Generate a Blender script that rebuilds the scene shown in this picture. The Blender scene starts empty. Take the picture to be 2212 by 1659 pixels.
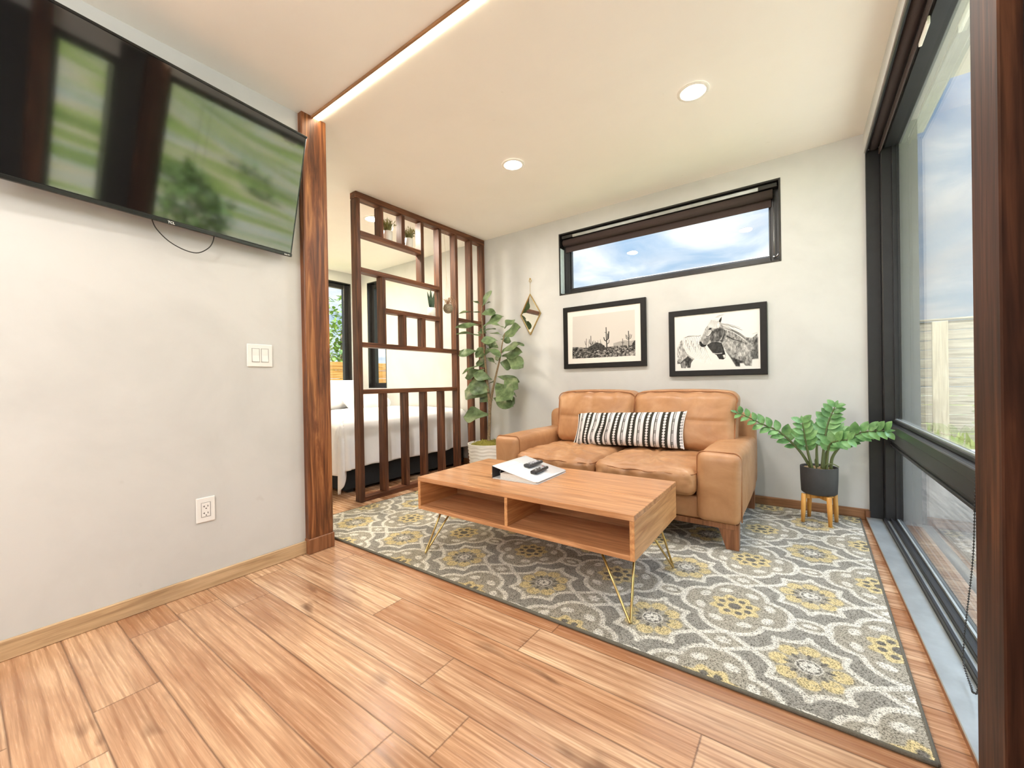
import bpy, bmesh, math, random
import numpy as np
from mathutils import Vector, Matrix, noise as mnoise
random.seed(7)
PI = math.pi
scn = bpy.context.scene
COL = scn.collection

# ------------------------------------------------------------------ utilities
def V(*a): return Vector(a)

def srgb(r, g, b):
    def f(c):
        c /= 255.0
        return c/12.92 if c <= 0.04045 else ((c+0.055)/1.055)**2.4
    return (f(r), f(g), f(b), 1.0)

class MB:
    """collects shapes (world coordinates) into one mesh"""
    def __init__(self): self.bm = bmesh.new()
    def add(self, verts, faces, smooth=False):
        vs = [self.bm.verts.new(v) for v in verts]
        for f in faces:
            try:
                fc = self.bm.faces.new([vs[i] for i in f]); fc.smooth = smooth
            except ValueError: pass
        return self
    def box(self, x0, x1, y0, y1, z0, z1, bev=0.0, seg=1):
        t = bmesh.new()
        bmesh.ops.create_cube(t, size=1)
        for v in t.verts:
            v.co = Vector(((x0+x1)/2+v.co.x*(x1-x0), (y0+y1)/2+v.co.y*(y1-y0), (z0+z1)/2+v.co.z*(z1-z0)))
        if bev > 0:
            bmesh.ops.bevel(t, geom=list(t.edges), offset=bev, segments=seg, affect='EDGES', profile=0.5)
        self.merge(t); return self
    def merge(self, t, mat=None, smooth=None):
        if mat is not None: t.transform(mat)
        m = bpy.data.meshes.new('tmp'); t.to_mesh(m); t.free()
        n0 = len(self.bm.faces)
        self.bm.from_mesh(m); bpy.data.meshes.remove(m)
        if smooth is not None:
            self.bm.faces.ensure_lookup_table()
            for f in self.bm.faces[n0:]: f.smooth = smooth
    def obox(self, c, ax, ay, az, sx, sy, sz, bev=0.0):
        """oriented box: centre, three unit axes, full sizes"""
        t = bmesh.new(); bmesh.ops.create_cube(t, size=1)
        for v in t.verts: v.co = Vector((v.co.x*sx, v.co.y*sy, v.co.z*sz))
        if bev: bmesh.ops.bevel(t, geom=list(t.edges), offset=bev, segments=2, affect='EDGES', profile=0.5)
        M = Matrix((ax, ay, az)).transposed().to_4x4(); M.translation = Vector(c)
        self.merge(t, M); return self
    def tube(self, pts, rad, n=10, cap=True, smooth=True):
        pts = [Vector(p) for p in pts]; N = len(pts)
        rads = rad if isinstance(rad, (list, tuple)) else [rad]*N
        rings = []; prev = None
        for i, p in enumerate(pts):
            t = (pts[min(i+1, N-1)]-pts[max(i-1, 0)]).normalized()
            if prev is None:
                a = Vector((0, 0, 1)) if abs(t.z) < 0.9 else Vector((1, 0, 0))
                u = t.cross(a).normalized()
            else:
                u = (prev - t*prev.dot(t))
                u = u.normalized() if u.length > 1e-6 else t.orthogonal().normalized()
            prev = u; w = t.cross(u)
            rings.append([p+(u*math.cos(2*PI*k/n)+w*math.sin(2*PI*k/n))*rads[i] for k in range(n)])
        verts = [v for r in rings for v in r]; faces = []
        for i in range(N-1):
            for k in range(n):
                faces.append((i*n+k, i*n+(k+1) % n, (i+1)*n+(k+1) % n, (i+1)*n+k))
        if cap:
            faces.append(tuple(reversed(range(n)))); faces.append(tuple((N-1)*n+k for k in range(n)))
        return self.add(verts, faces, smooth)
    def lathe(self, c, prof, n=32, smooth=True, rfun=None):
        """prof: list of (r, z) from bottom to top, turned about the vertical through c"""
        verts = []; faces = []
        for (r, z) in prof:
            for k in range(n):
                a = 2*PI*k/n; rr = r if rfun is None else rfun(r, z, a)
                verts.append((c[0]+rr*math.cos(a), c[1]+rr*math.sin(a), c[2]+z))
        for i in range(len(prof)-1):
            for k in range(n):
                faces.append((i*n+k, i*n+(k+1) % n, (i+1)*n+(k+1) % n, (i+1)*n+k))
        faces.append(tuple(reversed(range(n)))); faces.append(tuple((len(prof)-1)*n+k for k in range(n)))
        return self.add(verts, faces, smooth)
    def poly_prism(self, pts, d):
        """flat outline pts (3D) pushed along vector d"""
        n = len(pts); a = [Vector(p) for p in pts]; b = [p+Vector(d) for p in a]
        faces = [tuple(reversed(range(n))), tuple(range(n, 2*n))]
        for i in range(n): faces.append((i, (i+1) % n, n+(i+1) % n, n+i))
        return self.add(a+b, faces)
    def ball(self, c, r, sub=1, sc=(1, 1, 1), smooth=True):
        t = bmesh.new(); bmesh.ops.create_icosphere(t, subdivisions=sub, radius=r)
        for v in t.verts: v.co = Vector((v.co.x*sc[0]+c[0], v.co.y*sc[1]+c[1], v.co.z*sc[2]+c[2]))
        self.merge(t, smooth=smooth); return self
    def build(self, name, mat, parent=None, recalc=True, autosmooth=None):
        if recalc: bmesh.ops.recalc_face_normals(self.bm, faces=list(self.bm.faces))
        me = bpy.data.meshes.new(name)
        o = bpy.data.objects.new(name, me); COL.objects.link(o)
        if parent is not None:
            w = world_loc(parent)
            bmesh.ops.translate(self.bm, verts=list(self.bm.verts), vec=-w)
            o.parent = parent
        else:
            # origin at the base of the shape
            cs = [v.co for v in self.bm.verts]
            b = Vector(((min(c.x for c in cs)+max(c.x for c in cs))/2, (min(c.y for c in cs)+max(c.y for c in cs))/2, min(c.z for c in cs)))
            bmesh.ops.translate(self.bm, verts=list(self.bm.verts), vec=-b); o.location = b
        self.bm.to_mesh(me); self.bm.free()
        if mat is not None: me.materials.append(mat)
        return o

def world_loc(o):
    v = o.location.copy()
    while o.parent is not None:
        o = o.parent; v += o.location
    return v

def tag(o, label=None, cat=None, group=None, kind=None):
    if label: o['label'] = label
    if cat: o['category'] = cat
    if group: o['group'] = group
    if kind: o['kind'] = kind
    return o

def thing(name, loc, label, cat, group=None):
    o = bpy.data.objects.new(name, None); COL.objects.link(o)
    o.location = loc; o.empty_display_size = 0.05
    return tag(o, label, cat, group)

def struct_empty(name, loc):
    o = bpy.data.objects.new(name, None); COL.objects.link(o)
    o.location = loc; o['kind'] = 'structure'; return o

def copy_tree(o, parent=None):
    c = o.copy(); COL.objects.link(c)
    if parent is not None: c.parent = parent
    for ch in list(o.children): copy_tree(ch, c)
    return c

def grid_mesh(name, P, mat, parent=None, colors=None, smooth=True, flip=False):
    """P: (ny,nx,3) world points -> mesh; colors (ny,nx,3) linear -> attribute 'pattern'"""
    ny, nx, _ = P.shape
    idx = np.arange(ny*nx).reshape(ny, nx)
    q = np.stack([idx[:-1, :-1], idx[:-1, 1:], idx[1:, 1:], idx[1:, :-1]], -1).reshape(-1, 4)
    if flip: q = q[:, ::-1]
    me = bpy.data.meshes.new(name); o = bpy.data.objects.new(name, me); COL.objects.link(o)
    P = P.reshape(-1, 3).astype(np.float64)
    if parent is not None:
        P = P-np.array(world_loc(parent)); o.parent = parent
    else:
        b = np.array([(P[:, 0].min()+P[:, 0].max())/2, (P[:, 1].min()+P[:, 1].max())/2, P[:, 2].min()])
        P = P-b; o.location = b
    me.vertices.add(len(P)); me.vertices.foreach_set('co', P.ravel())
    me.loops.add(len(q)*4); me.loops.foreach_set('vertex_index', q.ravel().astype(np.int32))
    me.polygons.add(len(q)); me.polygons.foreach_set('loop_start', np.arange(0, len(q)*4, 4, dtype=np.int32))
    try: me.polygons.foreach_set('loop_total', np.full(len(q), 4, dtype=np.int32))
    except Exception: pass
    me.update(calc_edges=True); me.validate()
    me.polygons.foreach_set('use_smooth', np.full(len(q), smooth))
    if colors is not None:
        a = me.color_attributes.new('pattern', 'FLOAT_COLOR', 'POINT')
        c = np.ones((ny*nx, 4), dtype=np.float32); c[:, :3] = colors.reshape(-1, 3)
        a.data.foreach_set('color', c.ravel())
    if mat: me.materials.append(mat)
    return o

# ------------------------------------------------------------------ materials
class Mat:
    def __init__(self, name):
        self.m = bpy.data.materials.new(name); self.m.use_nodes = True
        self.t = self.m.node_tree; self.t.nodes.clear()
        self.out = self.n('ShaderNodeOutputMaterial')
    def n(self, typ, **kw):
        nd = self.t.nodes.new(typ)
        for k, v in kw.items():
            if k.startswith('i_'): nd.inputs[k[2:].replace('_', ' ')].default_value = v
            else: setattr(nd, k, v)
        return nd
    def l(self, a, b): self.t.links.new(a, b); return self
    def math(self, op, a, b=None, c=None):
        nd = self.n('ShaderNodeMath', operation=op)
        for i, x in enumerate((a, b, c)):
            if x is None: continue
            if hasattr(x, 'is_linked') or hasattr(x, 'links'): self.l(x, nd.inputs[i])
            else: nd.inputs[i].default_value = x
        return nd.outputs[0]
    def ramp(self, fac, stops, interp='LINEAR'):
        nd = self.n('ShaderNodeValToRGB'); nd.color_ramp.interpolation = interp
        e = nd.color_ramp.elements
        while len(e) < len(stops): e.new(0.5)
        for i, (p, c) in enumerate(stops): e[i].position = p; e[i].color = c
        self.l(fac, nd.inputs[0]); return nd.outputs[0]
    def mix(self, fac, a, b, mode='MIX'):
        nd = self.n('ShaderNodeMix', data_type='RGBA', blend_type=mode)
        for key, x in ((0, fac), (6, a), (7, b)):
            if hasattr(x, 'links'): self.l(x, nd.inputs[key])
            else: nd.inputs[key].default_value = x
        return nd.outputs[2]
    def coord(self, kind='Object', scale=(1, 1, 1), loc=(0, 0, 0), rot=(0, 0, 0)):
        tc = self.n('ShaderNodeTexCoord'); mp = self.n('ShaderNodeMapping')
        mp.inputs['Scale'].default_value = scale; mp.inputs['Location'].default_value = loc; mp.inputs['Rotation'].default_value = rot
        self.l(tc.outputs[kind], mp.inputs['Vector']); return mp.outputs[0]
    def worldpos(self, scale=(1, 1, 1)):
        g = self.n('ShaderNodeNewGeometry'); mp = self.n('ShaderNodeMapping'); mp.inputs['Scale'].default_value = scale
        self.l(g.outputs['Position'], mp.inputs['Vector']); return mp.outputs[0]
    def noise(self, vec, scale=5, detail=4, rough=0.55, dist=0.0):
        nd = self.n('ShaderNodeTexNoise'); nd.inputs['Scale'].default_value = scale; nd.inputs['Detail'].default_value = detail
        nd.inputs['Roughness'].default_value = rough; nd.inputs['Distortion'].default_value = dist
        self.l(vec, nd.inputs['Vector']); return nd.outputs['Fac']
    def bsdf(self, color, rough=0.5, metal=0.0, spec=0.5, bump=None, bstr=0.2, bdist=0.01, coat=0.0, sheen=0.0, trans=0.0, ior=None, coat_rough=0.1):
        b = self.n('ShaderNodeBsdfPrincipled')
        def put(k, v):
            if hasattr(v, 'links'): self.l(v, b.inputs[k])
            else: b.inputs[k].default_value = v
        put('Base Color', color); put('Roughness', rough); put('Metallic', metal); put('Specular IOR Level', spec)
        put('Coat Weight', coat); put('Coat Roughness', coat_rough); put('Sheen Weight', sheen); put('Transmission Weight', trans)
        if ior: put('IOR', ior)
        if bump is not None:
            bn = self.n('ShaderNodeBump'); bn.inputs['Strength'].default_value = bstr; bn.inputs['Distance'].default_value = bdist
            self.l(bump, bn.inputs['Height']); self.l(bn.outputs[0], b.inputs['Normal'])
        self.l(b.outputs[0], self.out.inputs['Surface']); self.b = b
        return self.m

def plain(name, c, rough=0.5, metal=0.0, spec=0.5, var=0.06, scale=30, bstr=0.05, coat=0.0):
    m = Mat(name); v = m.coord()
    n = m.noise(v, scale, 4)
    d = tuple(x*(1-var) for x in c[:3])+(1,); e = tuple(min(1, x*(1+var)) for x in c[:3])+(1,)
    return m.bsdf(m.ramp(n, [(0.3, d), (0.7, e)]), rough, metal, spec, bump=n, bstr=bstr, bdist=0.002, coat=coat)

def emit(name, c, s):
    m = Mat(name); e = m.n('ShaderNodeEmission'); e.inputs[0].default_value = c; e.inputs[1].default_value = s
    m.l(e.outputs[0], m.out.inputs['Surface']); return m.m

def wood(name, dark, mid, light, axis='z', rough=0.42, grain=1.0, knots=0.35, coat=0.0, spec=0.4, scale=1.0):
    m = Mat(name)
    st = {'x': (1.0, 14, 14), 'y': (14, 1.0, 14), 'z': (14, 14, 1.0)}[axis]
    st2 = {'x': (2.5, 70, 70), 'y': (70, 2.5, 70), 'z': (70, 70, 2.5)}[axis]
    st3 = {'x': (1.5, 5, 5), 'y': (5, 1.5, 5), 'z': (5, 5, 1.5)}[axis]
    oi = m.n('ShaderNodeObjectInfo')
    off = m.n('ShaderNodeVectorMath', operation='SCALE'); off.inputs[0].default_value = (17.3, 9.1, 23.7); m.l(oi.outputs['Random'], off.inputs[3])
    def vec(s):
        c = m.coord('Object', tuple(k*scale for k in s)); a = m.n('ShaderNodeVectorMath', operation='ADD'); m.l(c, a.inputs[0]); m.l(off.outputs[0], a.inputs[1]); return a.outputs[0]
    n1 = m.noise(vec(st), 1.6, 5, 0.6, 1.6)
    n2 = m.noise(vec(st2), 1.0, 3, 0.6)
    n3 = m.noise(vec(st3), 1.3, 2, 0.5)
    c1 = m.ramp(n1, [(0.28, dark), (0.5, mid), (0.74, light)])
    k = m.ramp(n2, [(0.32, tuple(x*0.62 for x in dark[:3])+(1,)), (0.56, (1, 1, 1, 1))])
    c2 = m.mix(0.55*grain, c1, k, 'MULTIPLY')
    kn = m.ramp(n3, [(0.22, tuple(x*0.5 for x in dark[:3])+(1,)), (0.40, (1, 1, 1, 1))])
    c3 = m.mix(knots, c2, kn, 'MULTIPLY')
    return m.bsdf(c3, rough, 0, spec, bump=n2, bstr=0.12, bdist=0.003, coat=coat)

M = {}
# painted plaster
def plaster(name, c, var=0.075):
    m = Mat(name); w = m.worldpos()
    n = m.noise(w, 1.7, 6, 0.6, 0.4); n2 = m.noise(w, 55, 4); n3 = m.noise(w, 9, 3, 0.5)
    d = tuple(x*(1-var*1.5) for x in c[:3])+(1,)
    col = m.ramp(n, [(0.30, d), (0.6, c)])
    sp = m.ramp(n3, [(0.20, (0.80, 0.79, 0.77, 1)), (0.27, (1, 1, 1, 1))])
    col = m.mix(0.5, col, sp, 'MULTIPLY')
    return m.bsdf(col, 0.62, 0, 0.3, bump=n2, bstr=0.06, bdist=0.004)
M['wall'] = plaster('painted_plaster', (0.640, 0.645, 0.638, 1))
M['ceil'] = plaster('ceiling_paint', (0.94, 0.90, 0.83, 1), 0.02)
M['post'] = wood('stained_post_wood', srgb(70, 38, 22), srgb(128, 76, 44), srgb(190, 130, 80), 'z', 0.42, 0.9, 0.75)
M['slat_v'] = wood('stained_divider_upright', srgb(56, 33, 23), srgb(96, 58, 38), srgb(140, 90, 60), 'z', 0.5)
M['slat_h'] = wood('stained_divider_rail', srgb(66, 38, 26), srgb(112, 68, 44), srgb(154, 102, 68), 'y', 0.5)
M['post_shaded'] = wood('dark_stained_shaded_wood', srgb(44, 24, 16), srgb(72, 42, 28), srgb(104, 66, 44), 'z', 0.62, spec=0.2)  # dark stain, with the right post's backlit shade put into its colour
M['base_l'] = wood('baseboard_wood', srgb(168, 138, 104), srgb(202, 172, 134), srgb(214, 186, 150), 'y', 0.5, 0.7)
M['base_b'] = wood('baseboard_wood_across', srgb(126, 86, 58), srgb(160, 116, 80), srgb(178, 134, 96), 'x', 0.45, 0.7)
M['table'] = wood('honey_table_wood', srgb(166, 116, 78), srgb(200, 146, 102), srgb(222, 172, 128), 'x', 0.30, 0.6, 0.3, coat=0.15)
M['table_end'] = wood('honey_table_end_wood', srgb(176, 120, 76), srgb(208, 154, 104), srgb(226, 180, 130), 'y', 0.35, 0.5, 0.3)
M['legwood'] = wood('walnut_leg_wood', srgb(104, 64, 40), srgb(142, 94, 62), srgb(162, 112, 78), 'z', 0.4, 0.6, 0.2)
M['bamboo'] = wood('light_stand_wood', srgb(196, 132, 56), srgb(222, 164, 84), srgb(236, 186, 110), 'z', 0.4, 0.4, 0.1)
M['brass'] = plain('brushed_brass', srgb(196, 170, 112), 0.28, 1.0, 0.5, 0.05, 80)
M['black'] = plain('black_window_metal', (0.016, 0.016, 0.018, 1), 0.35, 0, 0.5, 0.15, 20)
M['blackgloss'] = plain('dark_reveal_paint', (0.024, 0.023, 0.023, 1), 0.16, 0, 0.6, 0.1, 20, 0.0)
M['greymetal'] = plain('grey_sill_metal', srgb(186, 192, 192), 0.28, 0.5, 0.5, 0.12, 12)
M['shade'] = plain('brown_shade_fabric', srgb(74, 62, 60), 0.8, 0, 0.2, 0.12, 220, 0.2)
M['picframe'] = plain('black_picture_frame', (0.009, 0.008, 0.008, 1), 0.45, 0, 0.3, 0.2, 40)
M['mat'] = plain('white_picture_mat', (0.84, 0.83, 0.80, 1), 0.8, 0, 0.2, 0.02, 40)
M['whiteplastic'] = plain('white_switch_plastic', (0.85, 0.85, 0.84, 1), 0.3, 0, 0.5, 0.01, 40, 0)
M['slot'] = plain('dark_slot', (0.03, 0.03, 0.03, 1), 0.6)
M['potwhite'] = plain('white_ceramic', (0.82, 0.80, 0.76, 1), 0.35, 0, 0.5, 0.03, 20)
M['potgrey'] = plain('charcoal_ceramic', srgb(66, 66, 68), 0.6, 0, 0.4, 0.06, 60)
M['potstone'] = plain('mottled_stone_ceramic', srgb(140, 128, 108), 0.6, 0, 0.4, 0.45, 90)
M['soil'] = plain('potting_grit', srgb(172, 146, 112), 0.9, 0, 0.2, 0.4, 160, 0.6)
M['moss'] = plain('dry_moss', srgb(128, 122, 58), 0.95, 0, 0.1, 0.5, 120, 0.8)
M['bark'] = plain('pale_bark', srgb(140, 122, 98), 0.85, 0, 0.2, 0.35, 70, 0.5)
M['bedbase'] = plain('charcoal_bed_fabric', srgb(44, 46, 48), 0.85, 0, 0.2, 0.15, 200, 0.3)
M['bedlinen'] = plain('white_bed_linen', (0.88, 0.89, 0.92, 1), 0.8, 0, 0.2, 0.02, 12, 0.05)
M['graysheet'] = plain('grey_sheet', srgb(120, 120, 124), 0.85, 0, 0.2, 0.05, 40)
M['tvblack'] = plain('black_tv_plastic', (0.012, 0.012, 0.012, 1), 0.22, 0, 0.5, 0.1, 60, 0)
M['cable'] = plain('black_rubber', (0.02, 0.02, 0.02, 1), 0.5)
M['paper'] = plain('white_binder_sheet', (0.84, 0.85, 0.87, 1), 0.25, 0, 0.5, 0.02, 25, 0)
M['pages'] = plain('paper_edges', (0.72, 0.72, 0.70, 1), 0.8, 0, 0.2, 0.08, 300, 0.2)
M['remote'] = plain('dark_remote_plastic', srgb(58, 58, 62), 0.4, 0, 0.5, 0.1, 60, 0)
M['remote2'] = plain('black_remote_plastic', srgb(40, 38, 40), 0.35, 0, 0.5, 0.1, 60, 0)
M['button'] = plain('pale_button', srgb(206, 206, 214), 0.4)
M['redbtn'] = plain('red_button', srgb(190, 60, 50), 0.4)
M['cream'] = plain('cream_tag', srgb(226, 206, 178), 0.6)
M['steel'] = plain('bright_steel', (0.6, 0.6, 0.6, 1), 0.2, 1.0)
M['mirror'] = plain('mirror_glass', (0.72, 0.73, 0.72, 1), 0.02, 1.0, 0.5, 0.0, 5, 0)
M['textwhite'] = plain('white_print', (0.75, 0.75, 0.75, 1), 0.5)
M['textgrey'] = plain('grey_print', (0.42, 0.42, 0.44, 1), 0.6)
M['stucco'] = plain('outside_render', srgb(206, 202, 196), 0.8, 0, 0.2, 0.08, 20)
M['soffit'] = plain('pale_soffit_boards', srgb(236, 234, 230), 0.7, 0, 0.2, 0.05, 8)
M['tub'] = plain('pale_blue_tub', srgb(226, 234, 238), 0.4)
M['palereveal'] = plain('pale_reveal_paint', srgb(206, 220, 224), 0.35)
M['deck'] = wood('grey_deck_boards', srgb(96, 88, 78), srgb(124, 114, 102), srgb(146, 136, 122), 'y', 0.8)
M['gravel'] = plain('garden_gravel', srgb(196, 190, 178), 0.95, 0, 0.1, 0.3, 25, 0.5)
M['weed'] = plain('garden_weeds', srgb(138, 142, 88), 0.8, 0, 0.2, 0.3, 10)
M['led'] = emit('warm_led_diffuser', (1.0, 0.86, 0.62, 1), 12.0)
M['lens'] = emit('warm_lamp_lens', (1.0, 0.96, 0.90, 1), 310.0)
M['lens_warm'] = emit('warm_bedroom_lens', (1.0, 0.82, 0.53, 1), 950.0)
M['lens_soft'] = emit('soft_divider_lens', (1.0, 0.90, 0.76, 1), 480.0)
M['opal'] = emit('added_opal_glow', (1.0, 0.97, 0.92, 1), 36.0)  # glow of the unseen globes added to lift the ceiling
M['trimwhite'] = plain('white_lamp_trim', (0.85, 0.82, 0.76, 1), 0.5)

def leafmat(name, a, b, c, rough=0.45):
    m = Mat(name); v = m.coord()
    n = m.noise(v, 14, 3, 0.6); n2 = m.noise(v, 60, 3)
    col = m.ramp(n, [(0.3, a), (0.52, b), (0.75, c)])
    bs = m.bsdf(col, rough, 0, 0.5, bump=n2, bstr=0.15, bdist=0.004)
    return bs
M['fig'] = leafmat('fig_leaf', srgb(62, 78, 44), srgb(100, 122, 80), srgb(138, 156, 112))
M['zz'] = leafmat('glossy_leaf', srgb(74, 118, 68), srgb(120, 166, 104), srgb(164, 204, 146), 0.3)
M['zzstem'] = plain('green_stem', srgb(96, 108, 66), 0.5)
M['snake'] = leafmat('snake_leaf', srgb(44, 62, 48), srgb(70, 92, 70), srgb(110, 126, 100))
M['grass'] = leafmat('tuft_leaf', srgb(74, 74, 34), srgb(128, 122, 66), srgb(176, 166, 108), 0.6)
M['air'] = leafmat('air_plant_leaf', srgb(150, 110, 84), srgb(188, 152, 120), srgb(214, 190, 160), 0.6)
M['treeleaf'] = leafmat('tree_leaf', srgb(70, 100, 40), srgb(120, 150, 66), srgb(170, 190, 100), 0.6)

# leather
def leather(name, a, b, c):
    m = Mat(name); v = m.coord()
    n = m.noise(v, 5, 5, 0.6, 0.5); vo = m.n('ShaderNodeTexVoronoi'); vo.inputs['Scale'].default_value = 260; m.l(v, vo.inputs['Vector'])
    cr = m.noise(m.coord('Object', (1, 1, 1)), 22, 5, 0.65, 1.2)
    col = m.ramp(n, [(0.28, a), (0.5, b), (0.75, c)])
    h = m.math('ADD', m.math('MULTIPLY', vo.outputs['Distance'], 0.10), m.math('MULTIPLY', cr, 0.5))
    r = m.ramp(cr, [(0.3, (0.36, 0.36, 0.36, 1)), (0.7, (0.5, 0.5, 0.5, 1))])
    return m.bsdf(col, r, 0, 0.5, bump=h, bstr=0.22, bdist=0.006)
M['leather'] = leather('tan_leather', srgb(160, 113, 75), srgb(177, 130, 90), srgb(194, 150, 110))
M['piping'] = plain('leather_seam', srgb(160, 108, 70), 0.5, 0, 0.4, 0.1, 60)

# laminate floor: boards run along x
def floor_mat():
    m = Mat('laminate_floor')
    g = m.n('ShaderNodeNewGeometry'); s = m.n('ShaderNodeSeparateXYZ'); m.l(g.outputs['Position'], s.inputs[0])
    W_, L_ = 0.1545, 1.22
    yy = m.math('DIVIDE', m.math('ADD', s.outputs[1], 20*W_-0.2345), W_)
    row = m.math('FLOOR', yy); fy = m.math('FRACT', yy)
    wn = m.n('ShaderNodeTexWhiteNoise', noise_dimensions='1D'); m.l(row, wn.inputs['W'])
    xx = m.math('DIVIDE', m.math('ADD', m.math('ADD', s.outputs[0], 20.0), m.math('MULTIPLY', wn.outputs['Value'], L_)), L_)
    colm = m.math('FLOOR', xx); fx = m.math('FRACT', xx)
    cid = m.n('ShaderNodeCombineXYZ'); m.l(row, cid.inputs[0]); m.l(colm, cid.inputs[1])
    wn2 = m.n('ShaderNodeTexWhiteNoise', noise_dimensions='3D'); m.l(cid.outputs[0], wn2.inputs['Vector'])
    # shifted coordinates for each board
    sh = m.n('ShaderNodeVectorMath', operation='SCALE'); m.l(wn2.outputs['Color'], sh.inputs[0]); sh.inputs[3].default_value = 40.0
    def vec(sc):
        mp = m.n('ShaderNodeMapping'); mp.inputs['Scale'].default_value = sc; m.l(g.outputs['Position'], mp.inputs[0])
        a = m.n('ShaderNodeVectorMath', operation='ADD'); m.l(mp.outputs[0], a.inputs[0]); m.l(sh.outputs[0], a.inputs[1]); return a.outputs[0]
    broad = m.noise(vec((1.6, 9, 1)), 1.0, 3, 0.5, 0.8)
    ring = m.n('ShaderNodeTexWave', wave_type='BANDS', bands_direction='Y'); ring.inputs['Scale'].default_value = 1.0
    ring.inputs['Distortion'].default_value = 7.0; ring.inputs['Detail'].default_value = 3.0; ring.inputs['Detail Scale'].default_value = 1.0; ring.inputs['Detail Roughness'].default_value = 0.55
    m.l(vec((0.60, 9.0, 1)), ring.inputs['Vector'])
    fine = m.noise(vec((5, 150, 1)), 1.0, 3, 0.6)
    knot = m.noise(vec((2.6, 8.5, 1)), 1.0, 2, 0.5, 0.6)
    tone = m.ramp(wn2.outputs['Value'], [(0.0, srgb(180, 134, 100)), (0.35, srgb(210, 170, 134)), (0.7, srgb(222, 188, 154)), (1.0, srgb(196, 152, 116))])
    c = m.mix(m.math('MULTIPLY', m.ramp(broad, [(0.35, (1, 1, 1, 1)), (0.62, (0, 0, 0, 1))]), 0.65), tone, srgb(152, 100, 66))
    c = m.mix(m.math('MULTIPLY', m.ramp(ring.outputs['Fac'], [(0.02, (1, 1, 1, 1)), (0.22, (0, 0, 0, 1))]), 0.44), c, srgb(130, 84, 54))
    c = m.mix(m.math('MULTIPLY', m.ramp(fine, [(0.35, (1, 1, 1, 1)), (0.55, (0, 0, 0, 1))]), 0.40), c, srgb(126, 82, 54))
    c = m.mix(m.math('MULTIPLY', m.ramp(knot, [(0.27, (1, 1, 1, 1)), (0.37, (0, 0, 0, 1))]), 0.75), c, srgb(92, 58, 38))
    ey = m.math('MINIMUM', fy, m.math('SUBTRACT', 1.0, fy)); ex = m.math('MINIMUM', fx, m.math('SUBTRACT', 1.0, fx))
    seam = m.math('MINIMUM', m.math('MULTIPLY', ey, W_), m.math('MULTIPLY', ex, L_))
    sm = m.ramp(seam, [(0.0008, (1, 1, 1, 1)), (0.0022, (0, 0, 0, 1))])
    c = m.mix(m.math('MULTIPLY', sm, 0.7), c, srgb(70, 42, 26))
    rgh = m.ramp(fine, [(0.3, (0.20, 0.20, 0.20, 1)), (0.7, (0.30, 0.30, 0.30, 1))])
    h = m.math('SUBTRACT', m.math('MULTIPLY', fine, 0.25), sm)
    return m.bsdf(c, rgh, 0, 0.5, bump=h, bstr=0.10, bdist=0.002)
M['floor'] = floor_mat()

def pattern_mat(name, rough=0.9, pile=0.0, spec=0.2, bstr=0.3, pscale=420.0):
    m = Mat(name); a = m.n('ShaderNodeAttribute'); a.attribute_name = 'pattern'
    c = a.outputs['Color']; v = m.coord()
    n = m.noise(v, pscale, 2, 0.7); n2 = m.noise(v, 14, 3)
    if pile > 0:
        c = m.mix(pile, c, m.ramp(n, [(0.36, (0.14, 0.14, 0.13, 1)), (0.50, (0.75, 0.75, 0.74, 1)), (0.66, (1.0, 1.0, 1.0, 1))]), 'MULTIPLY')
    return m.bsdf(c, rough, 0, spec, bump=n, bstr=bstr, bdist=0.004)
M['rug'] = pattern_mat('woven_rug', 0.95, 0.9, 0.1, 1.0, 230.0)
M['print'] = pattern_mat('printed_paper', 0.55, 0.0, 0.3, 0.0)
M['pillowcloth'] = pattern_mat('woven_stripe_cloth', 0.9, 0.25, 0.1, 0.5, 300.0)
M['rugedge'] = plain('grey_binding', srgb(104, 100, 90), 0.9, 0, 0.1, 0.15, 300, 0.3)

def glass_mat():
    m = Mat('window_glass')
    lw = m.n('ShaderNodeLayerWeight'); lw.inputs['Blend'].default_value = 0.5
    p = m.math('POWER', lw.outputs['Facing'], 5.0)
    f = m.math('ADD', m.math('MULTIPLY', p, 0.955), 0.045)
    tr = m.n('ShaderNodeBsdfTransparent'); tr.inputs[0].default_value = (0.97, 0.985, 0.98, 1)
    gl = m.n('ShaderNodeBsdfGlossy'); gl.inputs['Roughness'].default_value = 0.0
    mx = m.n('ShaderNodeMixShader'); m.l(f, mx.inputs[0]); m.l(tr.outputs[0], mx.inputs[1]); m.l(gl.outputs[0], mx.inputs[2])
    m.l(mx.outputs[0], m.out.inputs['Surface']); return m.m
M['glass'] = glass_mat()

def picglass():
    return M['print']

def screen_mat():
    m = Mat('tv_screen_glass'); v = m.coord(); n = m.noise(v, 40, 2)
    m.bsdf(m.ramp(n, [(0.3, (0.006, 0.006, 0.007, 1)), (0.7, (0.008, 0.008, 0.008, 1))]), 0.055, 0, 0.5, ior=2.3)
    return m.m
M['screen'] = screen_mat()

def plank_fence(name, a, b, c, axis='x'):
    return wood(name, a, b, c, axis, 0.85, 0.7, 0.5, spec=0.2)
M['fence'] = plank_fence('weathered_fence', srgb(140, 132, 116), srgb(176, 168, 150), srgb(198, 190, 170))
M['fencepost'] = plank_fence('weathered_fence_post', srgb(172, 158, 132), srgb(198, 186, 160), srgb(214, 204, 180), 'z')
M['fenceo'] = plank_fence('orange_fence', srgb(186, 120, 60), srgb(222, 158, 88), srgb(236, 184, 120), 'y')

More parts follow.
